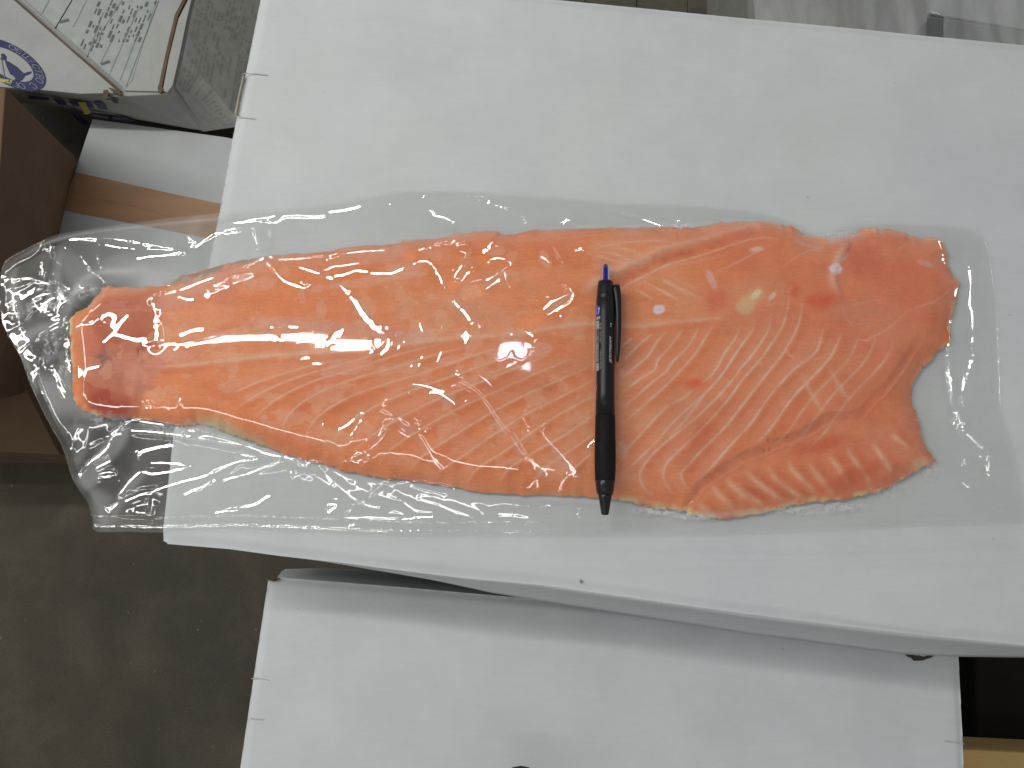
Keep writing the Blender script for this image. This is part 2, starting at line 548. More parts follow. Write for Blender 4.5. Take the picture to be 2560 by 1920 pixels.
LATERAL = [(300,905),(405,909),(540,899),(634,889),(735,882),(836,875),(937,865),(1010,855),(1106,845),(1241,835),(1310,829),(1390,815),(1470,806),(1600,812),(1700,800),(1830,790)]
BELLY = [(1722,1278),(1745,1235),(1775,1200),(1860,1146),(1895,1132),(1945,1109),(1995,1092),(2042,1068),(2076,1045),(2118,1041),(2157,1034),(2190,1000),(2225,967),(2265,917),(2290,880),(2320,830)]
z15 = lambda l: zm(l, 1540, 700, 0.3254)
LINES = [z15(l) for l in (
 [(130,430),(50,505)], [(290,400),(200,470),(110,560),(50,620)], [(400,380),(330,450),(260,560),(210,610),(50,745)],
 [(530,355),(430,490),(330,600),(300,680),(190,750),(50,860)],
 [(650,345),(560,500),(440,620),(390,690),(270,790),(60,970)],
 [(770,320),(690,440),(620,550),(480,710),(380,810),(210,960),(40,1110)],
 [(970,330),(930,430),(840,560),(760,700),(640,800),(520,900),(400,960),(220,1150),(40,1350)],
 [(1080,290),(1060,370),(960,510),(870,650),(780,770),(650,900),(470,1060),(300,1250),(180,1370),(60,1490)],
 [(1200,230),(1190,360),(1060,560),(960,680),(870,800),(740,940),(560,1100),(330,1290),(215,1430),(195,1510),(240,1600),(330,1660)],
 [(1350,100),(1310,300),(1240,430),(1110,610),(980,760),(880,900),(720,1080),(540,1260),(400,1400),(375,1490),(405,1570),(480,1650)],
 [(1450,150),(1415,340),(1310,530),(1220,650),(1100,800),(1000,930),(860,1110),(700,1270),(560,1420),(515,1480),(540,1560),(600,1620)],
 [(1620,330),(1560,530),(1400,660),(1280,780),(1180,900),(1060,1080),(920,1230),(800,1370),(640,1550)],
 [(1760,380),(1680,560),(1560,700),(1420,840),(1310,980),(1190,1150),(1050,1290)],
 [(1330,80),(1380,20)], [(700,860),(620,960),(530,1080),(420,1180)],
 )]
LEFT = [
 [(1490,945),(1400,990),(1320,1030),(1230,1085),(1150,1140),(1095,1175),(1085,1195)],
 [(1490,985),(1420,1020),(1340,1070),(1260,1125),(1190,1170),(1165,1205)],
 [(1490,1030),(1410,1085),(1330,1130),(1270,1170),(1245,1205)],
 [(1490,1080),(1430,1120),(1370,1160),(1335,1200)],
 [(1490,905),(1400,945),(1300,990),(1200,1045),(1110,1100),(1050,1140),(1012,1180)],
 [(1440,890),(1340,930),(1240,975),(1140,1020),(1050,1070),(980,1115),(945,1150),(940,1172)],
 [(1380,880),(1280,920),(1180,960),(1080,1000),(990,1045),(920,1090),(885,1120),(882,1150)],
 [(1320,870),(1220,905),(1120,940),(1020,975),(940,1010),(870,1055),(830,1095),(826,1130)],
 [(1250,865),(1150,895),(1050,930),(950,960),(870,990),(800,1030),(765,1070),(762,1105)],
 [(1180,860),(1080,885),(980,915),(880,945),(800,975),(740,1010),(705,1050),(704,1080)],
 [(1120,850),(1000,880),(880,920),(780,950),(700,985),(650,1020),(625,1050)],
 [(1000,865),(860,905),(740,940),(650,975),(590,1010)], [(880,890),(760,915),(640,950),(570,980)],
 [(1480,1130),(1440,1165),(1410,1200)],
]
UPPER = [zm(l, 1260, 440) for l in (
 [(600,510),(700,480),(850,455),(1000,440),(1200,450)], [(690,530),(790,560),(880,600),(960,640)], [(760,500),(880,520),(1000,580),(1050,610)],
 [(620,560),(740,590),(850,640)], [(1090,730),(1190,780),(1290,830),(1370,880)], [(1020,790),(1090,820),(1170,870)],
 [(1220,720),(1330,770),(1420,820)], [(860,830),(960,750),(1080,700),(1250,650),(1450,610),(1650,560)],
 [(840,880),(900,820),(1000,790),(1100,710)], [(480,440),(600,400),(760,400)], [(1560,700),(1700,640),(1850,560),(2000,480)])]
UPPER += [zm(l, 1860, 440) for l in ([(1170,520),(1260,460)], [(1260,970),(1370,930),(1470,890),(1600,790)], [(940,1180),(1030,1150),(1110,1100),(1200,1020),(1260,970)],
 [(750,950),(850,930),(1000,900),(1050,930)], [(750,950),(770,1020),(830,1090)], [(880,1190),(940,1200),(980,1160)], [(650,690),(740,600),(850,480),(900,380)],
 [(300,660),(400,580),(520,520),(700,470)], [(200,1180),(330,1290),(420,1360),(600,1330)], [(1050,1640),(1130,1520),(1200,1440),(1290,1380)])]
RIBS = [zm(l, 1860, 900) for l in (
 [(20,800),(100,880),(240,980),(380,1060)], [(190,770),(260,870),(370,950),(520,1030)], [(350,720),(380,800),(480,890),(600,1000)],
 [(510,740),(560,830),(640,910),(740,1010)], [(650,690),(740,800),(830,930)], [(790,640),(870,760),(930,830),(1010,930)],
 [(980,600),(1080,730),(1160,830)], [(1120,540),(1200,590),(1270,640)], [(-60,900),(60,990),(200,1080)])]
RIBS += [zm(l, 1240, 900, 0.2984) for l in ([(1940,980),(2050,1090),(2200,1180)], [(1820,1030),(1900,1130),(2050,1250)], [(1700,1180),(1800,1250),(1900,1320)])]
DIAG = [zm(l, 1860, 900) for l in ([(430,70),(500,200),(580,330),(640,410)], [(640,20),(720,160),(810,290)], [(100,-10),(160,30)])]

X, Y = GF.X, GF.Y
dE, tE, _, _ = seg_dist(X, Y, wF[::2], True)
u = (X - X.min()) / (X.max() - X.min())         # 0 tail .. 1 head
T = 0.0060 + 0.0040 * smooth(u, 0.02, 0.30) - 0.002 * smooth(u, 0.62, 0.95)
wE = 0.013 + 0.007 * smooth(u, 0.1, 0.4)
q = np.clip(dE / wE, 0, 1)
HF = T * (0.10 + 0.90 * (1 - (1 - q) ** 2.2)) * (0.92 + 0.16 * fbm(X, Y, 18, 3, 3))
HF *= 1 + 0.18 * smooth(dE, 0.01, 0.05)
base = alb(218, 122, 76)
def fill(c): return np.broadcast_to(np.array(c), X.shape + (3,)).copy()
C = fill(base)
def blend(sl, m, c, a=1.0):
    k = np.clip(m * a, 0, 1)[..., None]
    C[sl] = C[sl] * (1 - k) + np.array(c) * k
ALL = (slice(None), slice(None))
n1 = fbm(X, Y, 28, 4, 11); n2 = fbm(X * 0.6, Y * 1.6, 60, 4, 23); n3 = fbm(X, Y, 150, 3, 31)
blend(ALL, smooth(n1, 0.45, 0.75), alb(218, 112, 66), 0.4)
blend(ALL, smooth(1 - n1, 0.45, 0.75), alb(206, 136, 104), 0.5)
blend(ALL, smooth(n2, 0.5, 0.75), alb(186, 92, 56), 0.35)
# redder, pinker at the head end
blend(ALL, smooth(u, 0.62, 0.9), alb(190, 104, 76), 0.45)
blend(ALL, smooth(u, 0.72, 1.0) * smooth(n1, 0.35, 0.6), alb(196, 104, 74), 0.35)
brk = np.clip(0.45 + 1.1 * fbm(X, Y, 110, 3, 41), 0, 1.2)
PALE = alb(226, 164, 138)
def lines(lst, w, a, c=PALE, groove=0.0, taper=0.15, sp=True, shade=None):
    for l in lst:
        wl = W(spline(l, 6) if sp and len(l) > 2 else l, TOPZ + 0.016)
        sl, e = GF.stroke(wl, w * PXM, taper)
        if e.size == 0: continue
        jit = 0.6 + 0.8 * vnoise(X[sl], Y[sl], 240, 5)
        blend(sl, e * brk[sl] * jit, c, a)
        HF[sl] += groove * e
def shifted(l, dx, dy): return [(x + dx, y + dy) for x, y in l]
# darker flank beside every septum, then the septum itself
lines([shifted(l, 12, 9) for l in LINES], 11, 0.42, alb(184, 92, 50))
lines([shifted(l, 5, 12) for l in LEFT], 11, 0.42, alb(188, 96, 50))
lines([shifted(l, -8, -2) for l in LINES], 13, 0.5, alb(206, 132, 104))
lines([[tuple((np.array(p) + np.array(q_)) / 2) for p, q_ in zip(a_, b_)] for a_, b_ in zip(LINES[3:12], LINES[4:13])], 6, 0.28, alb(206, 128, 92))
lines(LINES, 3.2, 0.75, PALE, -0.00022)
lines(LEFT, 3.0, 0.85, alb(224, 158, 128), -0.00020)
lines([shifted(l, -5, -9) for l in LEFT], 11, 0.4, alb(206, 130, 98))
lines([shifted(LINES[12], dx, dx * 0.05) for dx in (48, 92, 140)], 3.5, 0.4, PALE, -0.0001)
lines([shifted(l, 24, 4) for l in UPPER[:6]] + [shifted(l, -20, 12) for l in UPPER[4:7]], 3.0, 0.5, PALE)
lines(UPPER, 3.0, 0.75, alb(204, 134, 108), -0.0002)
lines(RIBS, 7.0, 0.8, alb(222, 154, 124), 0.0002, 0.3)
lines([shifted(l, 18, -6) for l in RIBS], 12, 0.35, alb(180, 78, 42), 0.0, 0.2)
lines(DIAG, 6.5, 0.65, alb(214, 148, 124), 0.0001, 0.3)
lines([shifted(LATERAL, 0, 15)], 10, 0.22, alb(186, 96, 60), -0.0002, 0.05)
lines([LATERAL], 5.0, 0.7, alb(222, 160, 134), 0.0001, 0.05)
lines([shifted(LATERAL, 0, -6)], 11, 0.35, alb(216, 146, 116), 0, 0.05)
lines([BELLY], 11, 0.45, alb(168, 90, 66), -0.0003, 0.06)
lines([shifted(BELLY, 8, 10)], 3.5, 0.5, alb(196, 118, 90), 0.0004, 0.06)
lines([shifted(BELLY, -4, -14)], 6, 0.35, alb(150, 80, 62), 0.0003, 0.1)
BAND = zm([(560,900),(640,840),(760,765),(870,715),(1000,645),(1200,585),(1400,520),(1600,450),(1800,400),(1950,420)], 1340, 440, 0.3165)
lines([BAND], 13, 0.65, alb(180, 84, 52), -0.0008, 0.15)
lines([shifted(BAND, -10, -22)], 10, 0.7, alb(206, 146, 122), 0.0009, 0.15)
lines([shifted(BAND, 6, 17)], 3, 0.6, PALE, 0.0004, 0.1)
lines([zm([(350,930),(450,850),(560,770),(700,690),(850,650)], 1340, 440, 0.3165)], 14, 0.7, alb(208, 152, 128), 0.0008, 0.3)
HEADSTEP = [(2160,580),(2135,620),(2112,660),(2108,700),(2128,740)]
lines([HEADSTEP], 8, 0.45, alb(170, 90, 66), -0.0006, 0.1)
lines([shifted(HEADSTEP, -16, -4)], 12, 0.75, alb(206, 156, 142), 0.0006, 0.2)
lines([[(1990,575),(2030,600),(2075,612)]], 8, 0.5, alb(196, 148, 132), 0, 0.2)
lines([[(2385,700),(2360,770),(2350,840)],[(2300,830),(2270,880),(2230,930),(2190,985)]], 14, 0.28, alb(176, 96, 70), -0.0004, 0.2)

def blob(px, py, rx, ry, c, a=1.0, rot=0, edge=0.35, nz=0.5, groove=0):
    wx, wy = P(px, py, TOPZ + 0.016)[:2]
    rx *= PXM; ry *= PXM
    r = max(rx, ry) * 1.6
    sl = GF.window([(wx, wy)], r)
    if X[sl].size == 0: return
    dx = X[sl] - wx; dy = Y[sl] - wy
    cr, sr = math.cos(rot), math.sin(rot)
    d = np.hypot((dx * cr + dy * sr) / rx, (-dx * sr + dy * cr) / ry) + nz * (fbm(X[sl], Y[sl], 130, 4, int(px)) - 0.5) * 2
    m = 1 - smooth(d, 1 - edge, 1 + edge)
    blend(sl, m, c, a)
    HF[sl] += groove * m
# connective tissue, fat spots, dark and orange patches in the flesh, and a painted glint
blob(1885, 742, 34, 18, alb(206, 162, 122), 0.7, 0.6, 0.6); blob(1893, 733, 18, 9, alb(212, 188, 150), 0.75, 0.7, 0.5)
blob(1868, 765, 20, 16, alb(190, 158, 116), 0.7, 0, 0.5)
blob(1785, 700, 9, 34, alb(200, 150, 136), 0.8, 0.35); blob(1788, 745, 30, 30, alb(190, 74, 44), 0.5, 0, 0.6)
blob(1650, 770, 14, 11, alb(216, 186, 190), 0.95, 0.3, 0.2, 0.8); blob(2100, 662, 18, 15, alb(214, 182, 184), 0.9, 0, 0.25, 0.6)  # first blob: a cool lilac glint painted into the flesh colour
blob(2120, 632, 16, 9, alb(206, 160, 152), 0.7, 0.7, 0.4); blob(1898, 615, 18, 7, alb(210, 170, 160), 0.7, 0.2, 0.4)
blob(2325, 648, 20, 8, alb(206, 140, 130), 0.8, -0.2, 0.3); blob(1936, 735, 13, 6, alb(214, 170, 150), 0.85, 0.8, 0.3)
blob(1740, 957, 26, 15, alb(200, 82, 36), 0.9, 0, 0.6, 0.3); blob(2070, 745, 40, 20, alb(190, 66, 34), 0.7, 0.1, 0.6); blob(1990, 715, 18, 20, alb(196, 84, 40), 0.6, 0, 0.6)
blob(1760, 1090, 34, 70, alb(176, 76, 40), 0.55, -0.5, 0.7); blob(2250, 700, 90, 60, alb(196, 98, 62), 0.4, 0, 0.7); blob(2160, 560 + 60, 40, 55, alb(172, 78, 50), 0.5, 0, 0.6)
blob(2140, 770, 60, 28, alb(184, 118, 96), 0.4, 0, 0.6); blob(1700, 1010, 60, 60, alb(186, 116, 76), 0.4, 0, 0.8)
blob(2210, 1000, 60, 40, alb(192, 104, 60), 0.6, 0.6, 0.7); blob(2060, 1110, 60, 16, alb(184, 80, 42), 0.6, 0.3, 0.6)
blob(2140, 1190, 70, 18, alb(176, 74, 38), 0.6, 0.4, 0.6)
for (bx, by) in ((1916, 1124), (1930, 1120), (1975, 1090), (1926, 1096)):
    blob(bx, by, 3.2, 7, alb(150, 78, 54), 0.6, -0.2, 0.3, 0.1)
blob(1340, 945, 300, 40, alb(176, 92, 54), 0.3, 0.3, 0.8)
# tail: darker wet meat, pale skin margin, bruise
TAIL = W([(240,735),(270,722),(390,722),(392,800),(385,860),(345,905),(320,960),(300,1010),(290,1040),(240,1034),(205,1010),(190,960),(195,860),(205,790)], TOPZ + 0.012)
m = inside(X, Y, TAIL).astype(float); m = blur(m, 5)
blend(ALL, m * (0.6 + 0.7 * n1), alb(150, 66, 46), 0.85)
blob(262, 1000, 62, 34, alb(150, 52, 28), 0.85, 0, 0.35, 0.3); blob(300, 770, 55, 40, alb(178, 96, 68), 0.6, 0, 0.6); blob(320, 745, 60, 16, alb(160, 60, 34), 0.6, 0, 0.5)
blob(232, 890, 30, 24, alb(132, 84, 74), 0.75, 0, 0.5, 0.6); blob(225, 880, 14, 6, alb(96, 56, 50), 0.6, 0, 0.5, 0.9)
blob(300, 900, 46, 22, alb(176, 104, 88), 0.7, 0, 0.5, 0.9); blob(350, 915, 60, 24, alb(188, 120, 98), 0.75, 0.3, 0.4, 0.9)
blob(335, 950, 26, 40, alb(180, 108, 92), 0.7, -0.6, 0.5, 0.7); blob(420, 885, 60, 20, alb(196, 124, 98), 0.75, 0, 0.4, 0.8)
blob(355, 962, 34, 8, alb(178, 112, 96), 0.75, 0.1, 0.4, 0.9); blob(305, 1028, 22, 20, alb(148, 78, 62), 0.6, 0, 0.5, 0.9)
blob(330, 980, 14, 40, alb(140, 62, 46), 0.5, 0, 0.6, 0.5)
blob(200, 860, 26, 70, alb(190, 108, 74), 0.7, 0, 0.6, 0.5)
# milky patches where the film has lifted from the flesh
veil = fbm(X * 0.8, Y * 1.25, 55, 4, 77, 0.55)
vz = (1 - smooth(u, 0.5, 0.75)) * smooth(dE, 0.004, 0.015)
vein = (smooth(veil, 0.535, 0.553)) * vz
blend(ALL, vein, alb(216, 144, 114), 0.22)
vein = smooth(fbm(X + 3, Y - 2, 80, 4, 91, 0.6), 0.60, 0.62) * vz
blend(ALL, vein, alb(222, 158, 132), 0.28)
for bx, by, rx, ry in ((1065, 832, 34, 14), (790, 855, 16, 10), (1080, 735, 18, 8), (1340, 870, 50, 16), (470, 690, 60, 14), (640, 705, 40, 16), (1000, 670, 44, 20), (860, 915, 60, 16),
                       (1000, 920, 50, 14), (900, 700, 120, 12), (1120, 900, 36, 12), (1240, 620, 30, 12), (1360, 640, 14, 26), (560, 830, 50, 14), (1575, 925, 26, 12), (1560, 1130, 12, 20)):
    blob(bx, by, rx, ry, alb(208, 146, 122), 0.5, 0.15, 0.18, 0.9)
# the upper flank, seen under two layers of film: pinker
blend(ALL, (1 - smooth(dE, 0.0, 0.022)) * (Y > P(900, 760, ZF)[1]) * smooth(n2, 0.25, 0.6), alb(206, 132, 106), 0.6)
blend(ALL, (1 - smooth(dE, 0.0, 0.010)) * (Y > P(900, 760, ZF)[1]) * smooth(fbm(X, Y, 40, 3, 19), 0.35, 0.6), alb(216, 156, 134), 0.45)
# rim: pale fatty skin edge
rimn = fbm(X, Y, 120, 4, 55)
wR = np.zeros(X.shape)
px_of = lambda x: 1280 + x * F / 0.435
PX = px_of(X)
low = Y < P(900, 1000, ZF)[1]
wR += np.where(low & (PX > 1540), 1.0, 0) + np.where(low & (PX > 640) & (PX < 1540), 0.12, 0) + np.where(low & (PX > 490) & (PX < 640), 0.9, 0)
wR += np.where(PX < 215, 1.2, 0) + np.where((~low) & (PX > 1900), 0.55, 0) + np.where((~low) & (PX > 600) & (PX < 1900), 0.08, 0)
rm = (1 - smooth(dE, 0.0004, 0.0045)) * smooth(rimn, 0.36, 0.6)
blend(ALL, rm * wR, alb(206, 176, 132), 0.85)
SK = inside(X, Y, W([(415,720),(430,690),(500,668),(560,650),(650,636),(665,646),(600,664),(540,684),(470,706)], TOPZ + 0.006))
blend(ALL, blur(SK.astype(float), 3) * smooth(fbm(X, Y, 190, 3, 63), 0.25, 0.5), alb(128, 122, 112), 0.85)
SK = inside(X, Y, W([(480,1046),(530,1044),(566,1052),(600,1074),(655,1100),(700,1130),(600,1110),(500,1080)], TOPZ + 0.006))
blend(ALL, blur(SK.astype(float), 4), alb(170, 156, 122), 0.8)
blob(2330, 1160, 26, 18, alb(206, 176, 138), 0.5, 0, 0.6)
C *= (0.94 + 0.12 * n3)[..., None]
C = np.clip(C, 0.01, 0.88)
HF += 0.0005 * (fbm(X, Y, 70, 4, 8) - 0.5)
ZFIL = TOPZ + 0.0014 + HF
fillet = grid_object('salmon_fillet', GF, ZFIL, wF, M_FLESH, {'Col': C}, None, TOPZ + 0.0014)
tag(fillet, 'long orange salmon fillet with pale muscle lines sealed inside the clear bag', 'fish fillet')

# ------------------------------------------------------------------ vacuum bag
OUT_B = [(-12,722),(0,656),(30,632),(80,606),(135,582),(236,565),(337,551),(472,534),(600,523),(675,519),(735,512),(870,494),(971,475),(1055,470),(1174,472),
 (1300,482),(1395,487),(1537,501),(1648,502),(1766,509),(1867,521),(1927,531),(1988,551),(2029,574),(2060,580),(2089,568),(2153,559),(2211,551),
 (2282,553),(2349,556),(2417,563),(2455,576),(2476,610),(2488,680),(2498,760),(2503,860),(2507,950),(2512,1020),(2532,1085),(2552,1165),(2568,1240),(2582,1302),
 (2520,1305),(2366,1310),(2197,1320),(2029,1329),(1960,1332),(1800,1338),(1597,1341),(1429,1342),(1260,1341),(1106,1342),(937,1339),(769,1332),(600,1327),
 (480,1328),(381,1331),(300,1328),(233,1328),(224,1295),(216,1264),(202,1241),(174,1197),(160,1152),(145,1109),(118,1062),(71,967),(47,900),(30,866),(0,808)]
outB = spline(OUT_B + [OUT_B[0]], 4)[:-1]
wB = W(outB, TOPZ + 0.004)
xs = [p[0] for p in wB]; ys = [p[1] for p in wB]
GB = Grid(min(xs) - 0.002, max(xs) + 0.002, min(ys) - 0.002, max(ys) + 0.002, 0.00055)
X, Y = GB.X, GB.Y
dB, tB, _, _ = seg_dist(X, Y, wB[::3], True)
# resample the fillet's height onto the film grid
ii = np.clip(((X - GF.x0) / GF.step), 0, GF.X.shape[0] - 1.001); jj = np.clip(((Y - GF.y0) / GF.step), 0, GF.X.shape[1] - 1.001)
i0 = ii.astype(int); j0 = jj.astype(int)
insF = inside(GF.X, GF.Y, wF)
Hm = np.where(insF, HF + 0.0014, 0.0)
Hs = Hm[i0, j0]
oob = (X < GF.xs[0]) | (X > GF.xs[-1]) | (Y < GF.ys[0]) | (Y > GF.ys[-1])
Hs[oob] = 0
u = (X - X.min()) / (X.max() - X.min())
tent_w = blur(Hs, 22); tent_n = blur(Hs, 9)
left = 1 - smooth(u, 0.40, 0.60)
tent = tent_w * left + tent_n * (1 - left)
Zb = np.maximum(Hs, tent * 1.05)
def dilate(a, r):
    b = a.copy()
    for ax in (0, 1):
        c = b.copy()
        for k in range(1, r + 1):
            c = np.maximum(c, np.maximum(np.roll(b, k, ax), np.roll(b, -k, ax)))
        b = c
    return b
Zb = blur(np.maximum(Zb, Hs), 11)
Zb = Zb + blur(dilate(np.maximum(Hs - Zb + 0.0002, 0), 10), 9) + 0.0004
# looser film at the tail end
puff = (1 - smooth(u, 0.02, 0.30)) * smooth(dB, 0.0, 0.03)
Zb += puff * 0.005 * (0.8 + 0.5 * waves(X, Y, 12, 61))
loose = np.clip(0.12 + 0.88 * (1 - smooth(u, 0.48, 0.62)), 0, 1)
# soft undulation and small crinkles of the film
def ridged(x, y, s, o, seed):
    return 1 - np.abs(2 * fbm(x, y, s, o, seed) - 1)
ang = 0.5
outside0 = 1 - smooth(blur(Hs, 4), 0.0, 0.004)
Xr = X * math.cos(ang) + Y * math.sin(ang); Yr = -X * math.sin(ang) + Y * math.cos(ang)
Zb += loose * (0.22 + 0.78 * outside0) * 0.0005 * waves(Xr * 0.5, Yr * 1.2, 26, 71)
outside = 1 - smooth(Hs, 0.0, 0.004)
rg = ridged(Xr * 0.45, Yr, 38, 3, 83)
Zb += (loose * outside * 0.30 + 0.02) * 0.0010 * smooth(rg, 0.86, 1.0)
rg2 = ridged(X * 1.3, Y * 0.7, 60, 3, 97)
Zb += (loose * 0.10 + 0.01) * 0.0004 * smooth(rg2, 0.9, 1.0)

# A crease in taut film is a small S-shaped step. Each one is given the steepness at which
# film of that direction and place glints in one of the ceiling tubes.
CV = Vector(CAM)
def zat(x, y):
    i = (x - GB.x0) / GB.step; j = (y - GB.y0) / GB.step
    i = min(max(i, 0), Zb.shape[0] - 2.001); j = min(max(j, 0), Zb.shape[1] - 2.001)
    a, b = int(i), int(j); fx, fy = i - a, j - b
    return (Zb[a, b] * (1 - fx) + Zb[a + 1, b] * fx) * (1 - fy) + (Zb[a, b + 1] * (1 - fx) + Zb[a + 1, b + 1] * fx) * fy
TAUS = np.linspace(-0.97, 0.97, 21)
def crease(l, w=5.0, over=1.1):
    wl = W(spline(l, 5) if len(l) > 2 else [tuple(np.array(l[0]) * (1 - k / 5) + np.array(l[1]) * k / 5) for k in range(6)], TOPZ + 0.010)
    n = len(wl)
    q = np.array(wl)
    tg = np.zeros_like(q); tg[1:-1] = q[2:] - q[:-2]; tg[0] = q[1] - q[0]; tg[-1] = q[-1] - q[-2]
    tg /= np.maximum(np.linalg.norm(tg, axis=1), 1e-9)[:, None]
    pn = np.stack([-tg[:, 1], tg[:, 0]], 1)
    e = 0.0007
    gb = np.array([[(zat(x + e, y) - zat(x - e, y)) / (2 * e), (zat(x, y + e) - zat(x, y - e)) / (2 * e)] for x, y in wl])
    best = None
    for li, (L, ex) in enumerate(LAMPS[:3]):
        cost = 0.06 * n * (li > 0); lam = []; tt = []
        for k in range(n):
            p = Vector((q[k, 0], q[k, 1], TOPZ + 0.01))
            c = (CV - p).normalized()
            bc = None
            for tau in TAUS:
                nn = c + (L + ex * tau - p).normalized()
                g = np.array([-nn.x / nn.z, -nn.y / nn.z]) - gb[k]
                a_ = float(g @ tg[k]); b_ = float(g @ pn[k])
                cc = abs(a_) + 0.06 * abs(b_) + 2 * max(0, abs(b_) - 0.7)
                if bc is None or cc < bc[0]: bc = (cc, b_, a_)
            cost += bc[0] + max(0, abs(bc[1]) - 0.7) * 3
            lam.append(bc[1]); tt.append(bc[2])
        if best is None or cost < best[0]: best = (cost, lam, tt)
    A = np.clip(np.array(best[1]), -0.8, 0.8); B = np.clip(np.array(best[2]), -0.3, 0.3)
    cum = np.concatenate([[0], np.cumsum(np.linalg.norm(np.diff(q, axis=0), axis=1))])
    tot = cum[-1]
    I = np.concatenate([[0], np.cumsum(0.5 * (B[1:] + B[:-1]) * np.diff(cum))]); I -= I.mean()
    I = np.clip(I, -0.0025, 0.0025)
    ww = (w * 1.3 + 3.0) * PXM
    sl = GB.window(wl, ww * 2.6)
    if X[sl].size == 0: return
    xx, yy = X[sl], Y[sl]
    d, t, nx_, ny_ = seg_dist(xx, yy, wl)
    sarc = t * tot
    px_ = np.interp(sarc, cum, pn[:, 0]); py_ = np.interp(sarc, cum, pn[:, 1])
    sd = (xx - nx_) * px_ + (yy - ny_) * py_
    off = np.sqrt(np.maximum(d * d - sd * sd, 0))
    As = np.interp(sarc, cum, A) * over; Is = np.interp(sarc, cum, I)
    endf = np.clip(np.minimum(t, 1 - t) * tot / 0.0015, 0.35, 1)
    Zb[sl] += endf * (As * sd * np.exp(-(sd / ww) ** 2) * np.exp(-(off / ww) ** 2 * 2) + Is * np.exp(-(d / (ww * 1.5)) ** 2))
A2 = lambda l: zm(l, 0, 440)
A3 = lambda l: zm(l, 0, 900)
A4 = lambda l: zm(l, 600, 440)
A5 = lambda l: zm(l, 600, 900)
A6 = lambda l: zm(l, 1260, 440)
A7 = lambda l: zm(l, 1260, 900)
